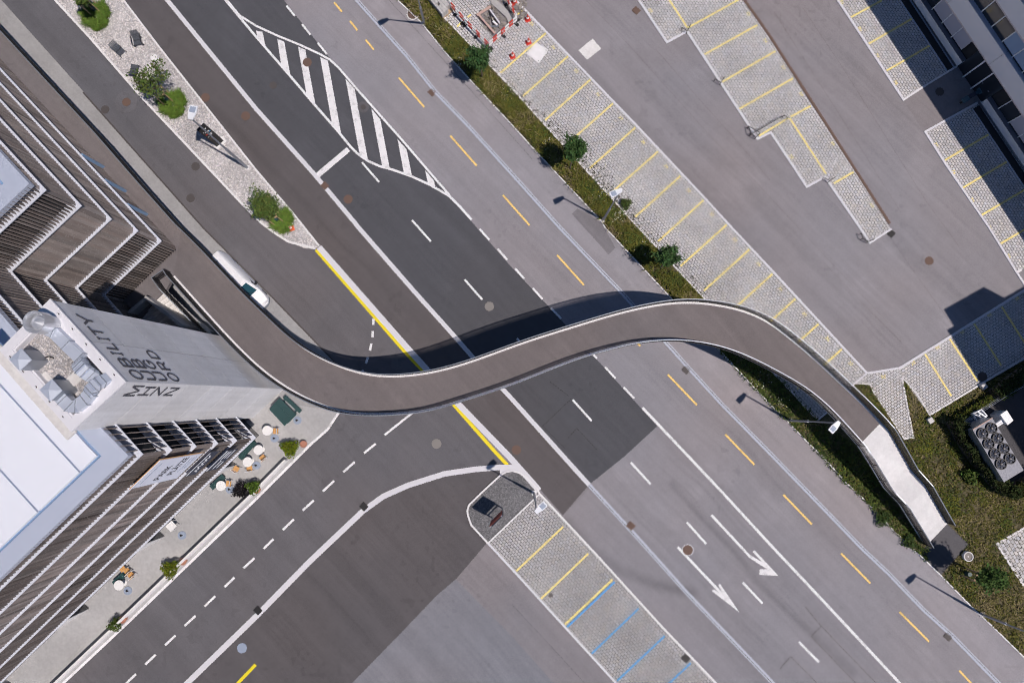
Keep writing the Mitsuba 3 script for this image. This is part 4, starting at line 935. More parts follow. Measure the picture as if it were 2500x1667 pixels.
# weeds creeping over the block paving
wd = []
for (a, b, n) in [((1240, 215), (1400, 372), 90), ((1400, 372), (1560, 560), 170), ((1560, 560), (1720, 730), 60), ((1085, 60), (1235, 205), 40)]:
    for _ in range(n):
        t = RNG.uniform(); p = g(a[0] + (b[0] - a[0]) * t, a[1] + (b[1] - a[1]) * t); o = unit(g(1330, 294) - g(1441, 195)) * -abs(RNG.normal(0, .42)); wd.append(p + o + RNG.normal(0, .1, 2))
for _ in range(26): wd.append(g(RNG.uniform(2438, 2500), RNG.uniform(1312, 1420)))
wd = np.array(wd); wd = np.vstack([wd + RNG.normal(0, .035, wd.shape) for _ in range(7)])
lab(put('joint_weeds', blades(wd, .07, .035, tint(len(wd), (.035, .04, .018), .3), .8, z0=.03), 'leaf'), 'small weeds and moss growing in the joints of the block paving', 'weeds', None, 'stuff')


def tree(base, crown, zc, r, label, group, clumps=20, per=120, size=.10, col=(.032, .062, .022), spread=1.0, squash=.8, trunk_r=.06, name='young_tree', seed=0, sig=.17):
    rng = np.random.default_rng(100 + seed)
    k = thing(name, label, 'tree', group); b = v3(g(*base), 0); c = v3(g(*crown, zc), zc)
    top = b + (c - b) * .78
    tr = MB(); m = b + (top - b) * .5 + np.array([rng.normal(0, .04), rng.normal(0, .04), 0])
    tr.tube(b, m, trunk_r, trunk_r * .8).tube(m, top, trunk_r * .8, trunk_r * .5)
    put('trunk', tr, 'bark', k, 40)
    pts, br = [], MB()
    for i in range(clumps):
        d = rng.normal(0, 1, 3); d /= np.linalg.norm(d); rad = r * (rng.uniform(.35, .92)) * spread
        e = c + d * rad * np.array([1, 1, squash])
        if e[2] < zc - r * .75: e[2] = zc - r * .5
        s = b + (top - b) * rng.uniform(.62, 1.0); br.tube(s, e, trunk_r * .33, trunk_r * .08, 5)
        nn = int(per * rng.uniform(.6, 1.3)); t = rng.uniform(0.55, 1.05, (nn, 1))
        pts.append(s + (e - s) * t + rng.normal(0, sig * r / 1.1, (nn, 3)) * [1, 1, .75])
    put('branches', br, 'bark', k)
    pts = np.vstack(pts); clump = meshkit.fbm(pts * 1.7, 3, seed)[:, None]
    put('crown', leaves(pts, size, np.clip(tint(len(pts), col, .22, .10, rng) * (.6 + .8 * clump), .005, .3), .5, rng), 'leaf', k)
    return k


VG = 'young broadleaf trees in the planted verge'
tree((1178, 189), (1171, 138), 3.9, 1.00, 'young round green tree in the verge beside the fenced excavation', None, 24, 120, .10, (.050, .105, .035), seed=1)
tree((1391, 414), (1402, 362), 4.2, 1.05, 'young green tree in the verge beside the middle of the long row of bays', None, 24, 120, .10, (.048, .098, .030), seed=2)
tree((1612, 655), (1630, 622), 3.6, 1.00, 'young green tree in the verge nearest the footbridge', None, 24, 115, .10, (.048, .098, .034), seed=3)
tree((2385, 1400), (2432, 1418), 4.0, 1.15, 'loose green tree beside the bridge stairs casting its shadow on the stair foot', None, 20, 110, .11, (.062, .11, .030), seed=4)
def stake_frame(px, s, label, ang):
    k = thing('tree_stake', label, 'tree stake'); c = g(*px); q = [c + s * np.array([math.cos(ang + a), math.sin(ang + a)]) for a in (0, 1.571, 3.142, 4.712)]
    for p in q: put('stake', MB().tube(v3(p, 0), v3(p, 1.75), .038, n=8), 'raw_wood', k, 40)
    for i in range(4):
        if i != 2: put('rail', MB().bar(v3(q[i], 1.68), v3(q[(i + 1) % 4], 1.68), .045, r2=.028), 'raw_wood', k)
    put('watering_bag', MB().tube(v3(c, .02), v3(c, .5), .22, .16, 12), 'green_wood', k, 40)


def grass_ring(px, r, label, seed):
    rng = np.random.default_rng(seed); n = 2600; a = rng.uniform(0, 2 * math.pi, n); rr = r * np.sqrt(rng.uniform(.04, 1, n)) * (1 + .10 * np.sin(3 * a + seed) + .07 * np.sin(7 * a)); rr *= np.where(rng.uniform(0, 1, n) < .04, 1.12, 1)
    xy = g(*px) + np.c_[rr * np.cos(a), rr * np.sin(a)]
    lab(put('grass_ring', blades(xy, .34, .035, tint(n, (.12, .20, .035), .34), 1.0, rng, 0.03), 'leaf'), label, 'grass', None, 'stuff')


for (px, s, fr, r, cr, zc, rc, nm, cl, per, sp) in [((238, 42), .5, (234, 28), 1.10, (188, -14), 3.4, 1.0, 'topmost', 16, 60, 1.0), ((425, 257), .5, (412, 246), 1.02, (366, 196), 3.4, 1.6, 'middle', 22, 42, 1.15), ((690, 541), .5, (679, 537), .86, (643, 502), 3.5, 1.4, 'lowest', 30, 70, 1.0)]:
    grass_ring(px, r, f'ring of bright green grass under the {nm} young tree on the gravel island', 5)
    stake_frame(fr, s, f'square wooden stake frame around the {nm} young tree on the gravel island', -.35)
    tree(fr, cr, zc, rc, f'{nm} of the three young trees on the gravel island, inside a wooden stake frame', None, cl, per, .105, (.085, .125, .032), sp, .8, .05, seed=nm.__len__(), sig=.13 if nm == 'middle' else .17)
stake_frame((2358, 1398), .45, 'wooden stake frame beside the loose tree near the bridge stairs', .3)
# hedge round the cooling unit
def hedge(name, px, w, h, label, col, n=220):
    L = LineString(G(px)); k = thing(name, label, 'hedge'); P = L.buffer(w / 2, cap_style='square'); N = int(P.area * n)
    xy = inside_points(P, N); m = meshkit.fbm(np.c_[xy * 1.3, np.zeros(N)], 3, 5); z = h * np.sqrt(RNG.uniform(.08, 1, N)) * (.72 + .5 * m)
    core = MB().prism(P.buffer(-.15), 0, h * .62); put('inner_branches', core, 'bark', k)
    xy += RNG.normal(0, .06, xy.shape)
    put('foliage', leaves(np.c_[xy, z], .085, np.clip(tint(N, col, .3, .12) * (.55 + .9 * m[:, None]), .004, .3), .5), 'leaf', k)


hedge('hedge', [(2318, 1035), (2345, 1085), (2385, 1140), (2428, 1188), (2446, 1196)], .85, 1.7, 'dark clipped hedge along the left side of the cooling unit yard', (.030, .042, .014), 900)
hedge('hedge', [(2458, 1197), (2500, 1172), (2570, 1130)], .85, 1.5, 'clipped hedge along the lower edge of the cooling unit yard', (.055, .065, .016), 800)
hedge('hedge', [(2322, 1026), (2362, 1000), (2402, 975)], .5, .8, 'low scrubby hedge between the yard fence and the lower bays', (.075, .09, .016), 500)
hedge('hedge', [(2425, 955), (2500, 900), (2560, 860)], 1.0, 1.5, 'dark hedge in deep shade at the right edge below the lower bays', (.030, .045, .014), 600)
def shrub(name, px, r, h, n, label, col, size=.09, kind='shrub', z0=0.0):
    rng = np.random.default_rng(int(px[0])); k = thing(name, label, kind); c = g(*px)
    d = rng.normal(0, 1, (n, 3)); d /= np.linalg.norm(d, axis=1)[:, None]; rad = rng.uniform(.25, 1.1, (n, 1)) ** .6
    lob = 1 + .35 * np.sin(3 * np.arctan2(d[:, 1:2], d[:, 0:1]) + px[0]) * rng.uniform(.4, 1, (n, 1))
    p = v3(c, z0 + h * .55) + d * rad * lob * [r, r, h * .5]; p[:, 2] = np.maximum(p[:, 2], z0 + .05)
    st = MB()
    for i in range(7): st.tube(v3(c + rng.normal(0, .04, 2), z0), p[i * 5], .015, .006, 5)
    put('stems', st, 'bark', k); put('foliage', leaves(p, size, tint(n, col, .28, .12, rng), .5, rng), 'leaf', k)
    return k


shrub('iris_clump', (2362, 1160), .55, .7, 420, 'bright leafy clump growing out of the dark hedge beside the cooling unit', (.075, .12, .03), .12)
shrub('weed_bush', (1527, 500), .42, .6, 300, 'bright green bush overhanging the paving next to the verge lamp', (.07, .10, .025), .08)
shrub('weed_bush', (2150, 1262), .6, .5, 420, 'green bush at the kerb left of the lower bridge stairs', (.05, .085, .025), .08)
shrub('weed_bush', (2215, 1322), .5, .5, 320, 'small green bush at the kerb beside the foot of the bridge stairs', (.05, .08, .025), .08)

# ------------------------------------------------------------------ street lamps
def lamp(base, tip, z, hd, label, r=.075, head=(.86, .42)):
    k = thing('street_lamp', label, 'street lamp', None); b = g(*base); t = g(*tip, z)
    a, c = v3(b, 0), v3(t, z)
    put('base_block', MB().box(v3(b, .04), (.18, 0, 0), (0, .18, 0), (0, 0, .045)), 'kerb_white', k)
    m = a + (c - a) * .42
    put('pole', MB().tube(a, m, r * 1.25, r * 1.2, 12).tube(m, c, r * .8, r * .55, 12), 'grey_metal', k, 40)
    d = unit(hd); s = np.array([-d[1], d[0]]); L, W = head
    pl = [t - d * .10 + s * W * .28, t - d * .10 - s * W * .28, t + d * L * .45 - s * W * .5, t + d * L * .9 - s * W * .46, t + d * L * .9 + s * W * .46, t + d * L * .45 + s * W * .5]
    put('lamp_head', MB().prism(pl, z - .02, z + .07), 'frame_white', k)
    put('cooling_fins', MB().prism([t + d * L * q + s * W * e for q, e in ((.40, .36), (.40, -.36), (.80, -.36), (.80, .36))], z + .07, z + .09), 'disc_grey', k)
    return k


def wdir(a, b): return unit(g(*b) - g(*a))


lamp((604, 410), (466, 289), 9.7, wdir((464, 288), (471, 262)), 'tall grey street lamp at the lower end of the gravel island, above the information pillar', .09, (.95, .55))
lamp((1473, 537), (1515, 465), 8.2, wdir((1516, 463), (1494, 474)), 'grey street lamp in the verge between two young trees, head over the paving')
lamp((1304, 1203), (1310, 1248), 8.6, wdir((1309, 1248), (1328, 1231)), 'street lamp at the corner of the dark gravel island')
lamp((1928, 1026), (2046, 1032), 8.3, wdir((2047, 1030), (2030, 1049)), 'street lamp rising from the verge beside the footbridge railing')
lamp((1036, 58), (1010, -45), 8.3, wdir((1010, -45), (990, -35)), 'street lamp pole at the top edge beside the rusty manhole')
lamp((2398, 1499), (2550, 1560), 8.4, wdir((2550, 1560), (2530, 1578)), 'street lamp pole leaning out at the lower right corner of the verge')

# ------------------------------------------------------------------ information pillar and sign
k = thing('information_pillar', 'black information pillar with small white, blue and red marks on the gravel island', 'information pillar')
A, B = g(545, 343), g(529, 357.5); cc = (A + B) / 2; r_ = unit(A - B); f_ = np.array([r_[1], -r_[0]])
if f_ @ -cc < 0: f_ = -f_; r_ = -r_
r_ = np.array([-f_[1], f_[0]]); PH = 3.3
put('plinth', MB().box(v3(cc, .05), v3(r_ * .50, 0), v3(f_ * .28, 0), (0, 0, .05)), 'white_matt', k)
put('column', MB().box(v3(cc, PH / 2 + .1), v3(r_ * .36, 0), v3(f_ * .10, 0), (0, 0, PH / 2)), 'black', k)
fc = v3(cc + f_ * .103, 0); R3, F3 = v3(r_, 0), v3(f_, 0)
for (x, z, w, h, m) in [(.14, 3.05, .05, .07, 'white_matt'), (-.2, 2.75, .025, .05, 'white_matt'), (-.06, 2.62, .07, .05, 'white_matt'), (.16, 2.55, .07, .06, 'white_matt'), (.22, 2.42, .07, .05, 'blue_paint'), (-.15, 2.28, .075, .06, 'red_plastic'), (.15, 2.15, .08, .02, 'frame_white'), (.15, 2.05, .10, .02, 'frame_white'), (.15, 1.95, .08, .02, 'frame_white'), (-.18, 1.9, .06, .02, 'frame_white'), (-.15, 1.6, .09, .02, 'rust_iron'), (-.15, 1.48, .09, .02, 'rust_iron'), (-.15, 1.36, .07, .02, 'rust_iron')]:
    put('mark', MB().box(fc + R3 * x + ZUP * z, R3 * w, F3 * .004, ZUP * h), m, k)
k = thing('sign', 'dark red sign panel on two posts standing on the dark gravel island', 'sign')
A, B = g(1203, 1264), g(1227, 1240); r_ = unit(B - A); f_ = np.array([-r_[1], r_[0]]); wd_ = np.linalg.norm(B - A)
for q in (A, B): put('post', MB().box(v3(q, 1.85), v3(r_ * .04, 0), v3(f_ * .04, 0), (0, 0, 1.85)), 'grey_metal', k)
cm = (A + B) / 2
put('cross_bar', MB().box(v3(cm, .95), v3(r_ * wd_ / 2, 0), v3(f_ * .03, 0), (0, 0, .05)), 'grey_metal', k)
put('panel', MB().box(v3(cm + f_ * .05, 2.6), v3(r_ * (wd_ / 2 + .08), 0), v3(f_ * .02, 0), (0, 0, 1.1)), 'dark_red', k)
put('back_sheet', MB().box(v3(cm - f_ * .06, 2.6), v3(r_ * (wd_ / 2 + .08), 0), v3(f_ * .02, 0), (0, 0, 1.1)), 'navy', k)

# ------------------------------------------------------------------ white van
k = thing('delivery_van', 'white panel van parked against the footbridge ramp, windscreen facing the bridge bend', 'van')
Vr, Vf = g(536, 640), g(648, 756); vd = unit(Vf - Vr); vl = np.array([-vd[1], vd[0]]); VL_ = np.linalg.norm(Vf - Vr)
def vp(x, y, z): return v3(Vr + vd * x * VL_ / 5.0 + vl * y, z)
sec = [(0.0, .80, .45, 1.35, .0), (.06, .90, .38, 1.9, .8), (.35, .95, .32, 1.98, .78), (2.9, .96, .32, 1.99, .78), (3.15, .96, .32, 1.96, .76), (3.95, .95, .32, 1.16, .82), (4.45, .93, .32, 1.08, .80), (4.82, .82, .36, .98, .70), (5.0, .60, .45, .70, .5)]
prof = []
for x, hw, zb, zt, tw in sec:
    tw = tw or hw * .8; zs_ = zt - .18 if zt > 1.3 else zt - .06
    belt = min(1.05, zs_ - .02)
    prof.append([(x, y, z) for y, z in ((-hw, zb), (-hw, belt), (-(hw * .55 + tw * .45), zs_), (-tw * .92, zt - .03), (0, zt), (tw * .92, zt - .03), (hw * .55 + tw * .45, zs_), (hw, belt), (hw, zb), (0, zb - .02))])
m_ = len(prof[0]); Vv = [vp(*p) for s in prof for p in s]; i = np.arange(m_); j = (i + 1) % m_
F_ = np.vstack([np.c_[i + a * m_, i + (a + 1) * m_, j + (a + 1) * m_, j + a * m_] for a in range(len(prof) - 1)])
body = MB().add(Vv, F_); body.add([vp(*p) for p in prof[0]], [[0, a, a + 1] for a in range(1, m_ - 1)]); body.add([vp(*p) for p in prof[-1]], [[0, a + 1, a] for a in range(1, m_ - 1)])
put('body', body, 'white_gloss', k, 35)
def on_panel(name, quad_, mat, lift=.012):
    P = [vp(*q) for q in quad_]; n = unit(np.cross(P[1] - P[0], P[2] - P[0])); n = n if n @ (np.mean(P, 0) - vp(2.6, 0, .8)) > 0 else -n
    put(name, MB().add([p + n * lift for p in P] + [p + n * (lift - .03) for p in P], MB.BOXF), mat, k)
on_panel('windscreen', [(3.22, .66, 1.905), (3.22, -.66, 1.905), (3.90, -.76, 1.215), (3.90, .76, 1.215)], 'windscreen')
for s in (1, -1):
    on_panel('side_window', [(2.55, s * .925, 1.15), (3.55, s * .945, 1.15), (3.25, s * .855, 1.62), (2.60, s * .84, 1.72)], 'window_glass', .02)
    put('mirror', MB().box(vp(3.5, s * 1.08, 1.2), v3(vd * .06, 0), v3(vl * .11, 0), (0, 0, .10)), 'black', k)
    for x in (.85, 4.05):
        w_ = put('wheel', MB().tube(vp(x, s * .72, .33), vp(x, s * .95, .33), .33, n=22), 'black', k, 40)
        put('rim', MB().tube(vp(x, s * .95, .33), vp(x, s * .965, .33), .2, n=16), 'steel', w_, 40)
    put('headlight', MB().box(vp(4.83, s * .62, .78), v3(vd * .08 - s * vl * .05, 0), v3(vl * .13, 0), (0, 0, .08)), 'mirror_steel', k)
bp = [(4.72, -.93), (4.95, -.74), (5.07, -.4), (5.1, 0), (5.07, .4), (4.95, .74), (4.72, .93)]
put('bumper', MB().prism([vp(*q, 0)[:2] for q in bp] + [vp(q[0] - .16, q[1] * .86, 0)[:2] for q in bp[::-1]], .35, .62), 'grey_metal', k)
put('wiper', MB().bar(vp(3.93, .5, 1.22), vp(3.6, .0, 1.55), .012), 'black', k)
put('rear_step', MB().box(vp(-.05, 0, .45), v3(vd * .05, 0), v3(vl * .85, 0), (0, 0, .09)), 'black', k)
for y in (-.55, .0, .55): put('roof_rib', MB().box(vp(1.6, y * .9, 1.985 - abs(y) * .02), v3(vd * 1.25, 0), v3(vl * .03, 0), (0, 0, .012)), 'white_gloss', k)
put('roof_aerial', MB().box(vp(1.55, -.62, 2.0), v3(vd * .12, 0), v3(vl * .05, 0), (0, 0, .03)), 'black', k)

# ------------------------------------------------------------------ lounge chairs on the gravel
def lounge(px, ang, label, arms):
    k = thing('lounge_chair', label, 'lounge chair'); c = g(*px); d = np.array([math.cos(ang), math.sin(ang)]); s = np.array([-d[1], d[0]])
    def q(x, y, z): return v3(c + d * x + s * y, z)
    for i in range(9): put('seat_slat', MB().bar(q(-.28, -.27 + .0675 * i, .36), q(.32, -.27 + .0675 * i, .40), .027, r2=.012), 'chair_grey', k)
    for i in range(9): put('back_slat', MB().bar(q(-.28, -.27 + .0675 * i, .37), q(-.66, -.27 + .0675 * i, .82), .027, r2=.012), 'chair_grey', k)
    for x in (-.45, -.05, .28): put('cross_bar', MB().bar(q(x, -.31, .385 + max(0, -.3 - x) * 1.1), q(x, .31, .385 + max(0, -.3 - x) * 1.1), .02), 'dark_metal', k)
    for e in (-1, 1):
        for x in (-.35, .30): put('leg', MB().bar(q(x, .3 * e, 0.03), q(x, .3 * e, .40), .018), 'dark_metal', k)
        if arms: put('armrest', MB().bar(q(-.5, .37 * e, .60), q(.30, .37 * e, .60), .022), 'dark_metal', k); put('arm_post', MB().bar(q(.28, .37 * e, .03), q(.28, .37 * e, .60), .016), 'dark_metal', k)


lounge((297.5, 129), math.atan2(*wdir((283, 117), (310, 142))[::-1]), 'low grey slatted lounger without armrests on the gravel island', False)
lounge((341, 106), math.atan2(*wdir((338, 96), (343, 120))[::-1]), 'grey slatted armchair on the gravel island beside the white side table', True)
lounge((334, 173), math.atan2(*wdir((330, 186), (336, 160))[::-1]), 'grey lounge chair half hidden under the middle young tree', False)
k = thing('side_table', 'small round white side table on the gravel island', 'table'); c = g(375.6, 140.6, .45)
put('table_top', disc(MB(), c, .28, .42, .45), 'white_matt', k); put('pedestal', MB().tube(v3(c, .02), v3(c, .42), .04), 'white_matt', k, 40); put('foot', disc(MB(), c, .19, .03, .05), 'white_matt', k)

# ------------------------------------------------------------------ street cafe
def cafe_table(px, label):
    k = thing('cafe_table', label, 'table'); z = .74; c = g(*px, z)
    put('table_top', disc(MB(), c, .37, z - .03, z, None, 36), 'white_matt', k); put('pedestal', MB().tube(v3(c, .03), v3(c, z - .03), .035), 'white_matt', k, 40); put('foot', disc(MB(), c, .22, .01, .035), 'white_matt', k)


for px, lb in [((652, 1050.7), 'round white cafe table nearest the dark green picnic table'), ((631, 1098), 'round white cafe table at the upper end of the long green bench'), ((604.6, 1127.5), 'round white cafe table at the lower end of the long green bench'), ((539, 1185.5), 'round white cafe table beside the short green bench and the large potted plant'), ((290, 1428), 'round white cafe table beside the three wooden chairs farthest down the street')]: cafe_table(px, lb)
for px, lb in [((671, 1069.5), 'pale blue-grey round parasol base next to the uppermost wooden chair'), ((626.6, 1135.5), 'pale blue-grey round parasol base below the long green bench'), ((562, 1194), 'pale blue-grey round parasol base in the shadow of the large potted plant'), ((726.6, 1025.7), 'pale blue-grey round parasol base at the end of the dark green picnic table'), ((445, 1306), 'pale blue-grey round parasol base beside the square white table'), ((313, 1441), 'pale blue-grey round parasol base beside the lowest white cafe table')]:
    k = thing('parasol_base', lb, 'parasol base'); c = g(*px)
    put('plate', disc(MB(), c, .31, .012, .075, None, 32), 'disc_grey', k)
    q = c + np.array([-.06, .03]); put('socket', MB().tube(v3(q, .07), v3(q, .20), .05, n=10), 'black', k); put('socket_fin', MB().box(v3(q + [.03, -.05], .085), (.09, .03, 0), (-.015, .04, 0), (0, 0, .02)), 'black', k)


def wooden_chair(px, ang, label, arm=True):
    k = thing('wooden_chair', label, 'chair'); c = g(*px, .45); d = np.array([math.cos(ang), math.sin(ang)]); s = np.array([-d[1], d[0]])
    def q(x, y, z): return v3(c + d * x + s * y, z)
    for i in range(6): put('seat_slat', MB().bar(q(-.19, -.18 + .072 * i, .45), q(.19, -.18 + .072 * i, .45), .031, r2=.010), 'tan_wood', k)
    for e in (-1, 1):
        for x in (-.19, .19): put('leg', MB().bar(q(x, .21 * e, .01), q(x, .21 * e, .45 if x > 0 else .84), .016), 'frame_white', k)
    for z in (.62, .73, .82): put('back_slat', MB().bar(q(-.20, -.21, z), q(-.20, .21, z), .012, r2=.03), 'frame_white' if z > .8 else 'tan_wood', k)


for px, a, lb in [((673, 1052), 3.1, 'wooden slatted chair at the cafe table nearest the dark green picnic table'), ((641, 1117), 2.3, 'wooden slatted chair between the two tables of the long green bench'), ((576.6, 1144), 1.0, 'wooden slatted chair turned away beside the light entrance bay'), ((609, 1143), 1.6, 'wooden slatted chair below the lower table of the long green bench'), ((558, 1180), 3.1, 'wooden slatted chair next to the table with the short green bench'), ((299, 1388), -.9, 'wooden slatted chair closest to the wall in the lowest cafe group'), ((310.5, 1394), 2.4, 'wooden slatted chair in the middle of the lowest cafe group'), ((320, 1404), 2.4, 'wooden slatted chair nearest the road in the lowest cafe group')]: wooden_chair(px, a, lb)
k = thing('square_table', 'square white table standing alone on the cafe pavement', 'table'); c = g(417.7, 1284, .74); u_, w_ = unit(wdir((405, 1285), (418, 1272))), None
w_ = np.array([-u_[1], u_[0]])
put('table_top', MB().box(v3(c, .725), v3(u_ * .31, 0), v3(w_ * .29, 0), (0, 0, .018)), 'white_matt', k)
for a in (-1, 1):
    for b in (-1, 1): put('leg', MB().bar(v3(c + u_ * .27 * a + w_ * .25 * b, .01), v3(c + u_ * .27 * a + w_ * .25 * b, .71), .018), 'white_matt', k)


def bench(name, a, b, w, z, label, cat='bench', planks=3, mat='green_wood'):
    k = thing(name, label, cat); A, B = g(*a, z), g(*b, z); d = unit(B - A); s = np.array([-d[1], d[0]])
    for i in range(planks): o = (i - (planks - 1) / 2) * w / planks; put('plank', MB().bar(v3(A + s * o, z - .02), v3(B + s * o, z - .02), w / planks / 2 - .006, r2=.02), mat, k)
    for t in (.12, .88): q = A + (B - A) * t; put('leg', MB().box(v3(q, z / 2 - .02), v3(d * .03, 0), v3(s * w * .42, 0), (0, 0, z / 2 - .03)), mat, k)
    return k


bench('bench', (622, 1078), (585, 1119), .40, .46, 'long dark green bench against the slatted facade')
bench('bench', (546, 1162), (515, 1191), .42, .46, 'short dark green bench beside the large potted plant')
bench('bench', (302, 1402), (277, 1425), .42, .46, 'dark green bench in the lowest cafe group')
k = bench('picnic_table', (672, 982), (713, 1023), .95, .74, 'large dark green picnic table with attached benches at the tower foot', 'picnic table', 2)
for a, b in (((694, 968), (734, 1005)), ((661, 996), (698, 1036))):
    A, B = g(*a, .45), g(*b, .45); put('bench_plank', MB().bar(v3(A, .43), v3(B, .43), .15, r2=.02), 'green_wood', k)
for t in (.15, .85):
    A, B = g(694, 968, .4) * (1 - t) + g(734, 1005, .4) * t, g(661, 996, .4) * (1 - t) + g(698, 1036, .4) * t
    put('cross_bar', MB().bar(v3(A, .38), v3(B, .38), .035), 'green_wood', k)
    for f in (.25, .75): q = A + (B - A) * f; put('leg', MB().bar(v3(q, .01), v3(A + (B - A) * (.5 + (f - .5) * .5), .70), .035), 'green_wood', k)
# low white wall and potted plants
k = thing('low_wall', 'low white wall edging the cafe pavement along the street', 'wall')
put('wall', MB().strip(G([(704, 1121), (624, 1202), (304, 1510), (143, 1663), (60, 1742)], 0), .12, 0, .72, (.62, .5)), 'concrete', k)
put('cap', MB().strip(G([(704, 1121), (624, 1202), (304, 1510), (143, 1663), (60, 1742)], 0), .17, .72, .77), 'kerb_white', k)


def potted(px, pot, r, h, n, label, col):
    k = shrub('potted_plant', px, r, h, n, label, col, .085, 'potted plant', .25); c = g(*pot)
    pm = lathe(c, [(.0, .01), (.17, .01), (.24, .42), (.27, .42), (.27, .47), (.22, .47), (.20, .38), (0, .38)], 22); put('pot', pm, 'terracotta', k, 35)


potted((716, 1092), (745, 1083), .62, 1.0, 700, 'yellow-green potted plant in a terracotta pot at the upper corner of the cafe', (.13, .17, .012))
potted((628, 1186), (632, 1194), .50, 1.0, 480, 'green potted plant in front of the dark leaved bush', (.075, .13, .02))
potted((427, 1383), (453, 1367), .62, .9, 720, 'yellow-green potted plant with a terracotta pot in the middle of the cafe pavement', (.12, .15, .012))
potted((293, 1518), (307, 1508), .45, .8, 380, 'small green potted plant farthest down the street', (.065, .10, .018))
shrub('dark_bush', (594, 1195), .60, .95, 900, 'dark purple-black leaved bush next to the green potted plant', (.016, .014, .016), .06)

# ------------------------------------------------------------------ excavation with barriers, boards and cones
structure('excavation', MB().prism(PIT, -.02, -.015, (.55, .5), True), 'soil', 'open excavation of grey rubble behind red and white barriers')
k2 = thing('trench_wall', 'long grey concrete trench edge beside the excavation', 'concrete edge')
scene[k2] = MB().strip(G([(1198, -40), (1206, 8), (1243, 42), (1250, 60)], 0), .5, 0, .18, (.42, .5)).ply('concrete')
rb = MB()
for _ in range(420):
    q = inside_points(PIT, 1)[0]; s = abs(RNG.normal(.05, .03)) + .02; a = RNG.uniform(0, 3.1); rb.box(v3(q, s * .4), (s * math.cos(a), s * math.sin(a), 0), (-s * .7 * math.sin(a), s * .7 * math.cos(a), .01), (0, .01, s * .6), np.array([.24, .22, .20]) * RNG.uniform(.4, 1.5))
lab(put('rubble', rb, 'painted'), 'loose rubble lying in the excavation', 'rubble', None, 'stuff')


def board(a, b, w, z, label, mat, t=.03, cat='board'):
    k = thing('board', label, cat); A, B = g(*a, z), g(*b, z); scene[k] = MB().bar(v3(A, z), v3(B, z), w / 2, r2=t / 2).ply(mat)


board((1164, 38), (1198, 16), .22, .22, 'pale board across the far side of the excavation', 'pink_wood')
board((1170, 38), (1208, 82), .16, .26, 'long pinkish board lying along the left side of the excavation', 'pink_wood')
board((1196, 24), (1220, 58), .10, .30, 'grey beam lying across the excavation', 'kerb_stone', .08)
board((1203, 52), (1214, 62), .16, .2, 'broken white piece of concrete in the excavation', 'kerb_white', .1)
board((1196, 66), (1218, 64), .10, .16, 'dark pipe at the bottom of the excavation', 'grey_metal', .1, 'pipe')
board((1194, 28), (1206, 66), .05, .12, 'thin black hose in the excavation', 'black', .05, 'pipe')
def barrier(a, b, label, feet=True):
    k = thing('road_barrier', label, 'barrier'); A, B = g(*a, 1.0), g(*b, 1.0); L = np.linalg.norm(B - A); n = max(2, int(L / .42))
    for zz_ in (.98, .50):
        for i in range(n):
            p, q = A + (B - A) * i / n, A + (B - A) * (i + 1) / n
            put('stripe', MB().bar(v3(p, zz_), v3(q, zz_), .03, r2=.085), 'red_plastic' if i % 2 else 'white_matt', k)
    for t in (.04, .5, .96):
        q = A + (B - A) * t; put('post', MB().bar(v3(q, .03), v3(q, 1.0), .025), 'white_matt', k); d = unit(B - A)
        put('foot', MB().box(v3(q, .06), v3(d * .10, 0), v3(np.array([-d[1], d[0]]) * .28, 0), (0, 0, .04)), 'black', k)


barrier((1091, -4), (1131, 42), 'red and white barrier along the left side of the excavation, upper length')
barrier((1132, 43), (1192, 106), 'red and white barrier along the left side of the excavation, lower length')
barrier((1193, 104), (1262, 40), 'red and white barrier closing the near end of the excavation')
barrier((1262, 38), (1238, -8), 'red and white barrier along the right side of the excavation')
def cone(px, label, mat='red_plastic', h=.75):
    k = thing('traffic_cone', label, 'traffic cone'); c = g(*px)
    put('base', MB().box(v3(c, .055), (.20, .07, 0), (-.07, .20, 0), (0, 0, .022)), mat, k)
    put('cone', lathe(c, [(.16, .07), (.12, .30)], 18), mat, k, 40); put('band', lathe(c, [(.12, .30), (.085, .48)], 18), 'white_matt', k, 40); put('cone_tip', lathe(c, [(.085, .48 if h > .5 else .3), (.03, h), (0, h)], 18), mat, k, 40)


cone((1288, 49), 'bright red traffic cone beside the corner of the excavation barriers')
cone((1290, 105), 'striped traffic cone next to the square white cover')
cone((1251, 139), 'striped traffic cone on the yellow line left of the square white cover')
cone((1256, 8), 'traffic cone at the top edge behind the right barrier')
cone((712, 558), 'small orange traffic cone on the gravel near the lowest young tree', 'orange_plastic', .42)
k = thing('paver_stack', 'pallet stacked with pale paving blocks beside the excavation', 'pallet')
A, B = g(1052, -12), g(1094, 38); d = unit(B - A); s = np.array([-d[1], d[0]]); Ls = np.linalg.norm(B - A)
put('pallet', MB().box(v3((A + B) / 2, .08), v3(d * Ls / 2, 0), v3(s * .55, 0), (0, 0, .07)), 'raw_wood', k)
for i in range(9):
    for j in range(5):
        if (i, j) in ((3, 2), (8, 4), (8, 3), (5, 1)): continue
        put('block', MB().box(v3(A + d * (Ls * (i + .5) / 9) + s * (j - 2) * .21, .15 + .30 + RNG.uniform(0, .04)), v3(d * (Ls / 18 - .012), 0), v3(s * .095, 0), (0, 0, .30), (.52 * RNG.uniform(.9, 1.1), .5)), 'concrete', k)
k = thing('cover_slab', 'square white access cover set into the verge bays', 'access cover')
P = G([(1285, 132), (1308.7, 104.8), (1339, 123), (1315.5, 155.8)]); put('frame', MB().prism(P, .02, .055, (.80, .3)), 'concrete', k)
c = P.mean(0); put('lid', MB().prism(c + (P - c) * .82, .04, .068, (.84, .35)), 'concrete', k)
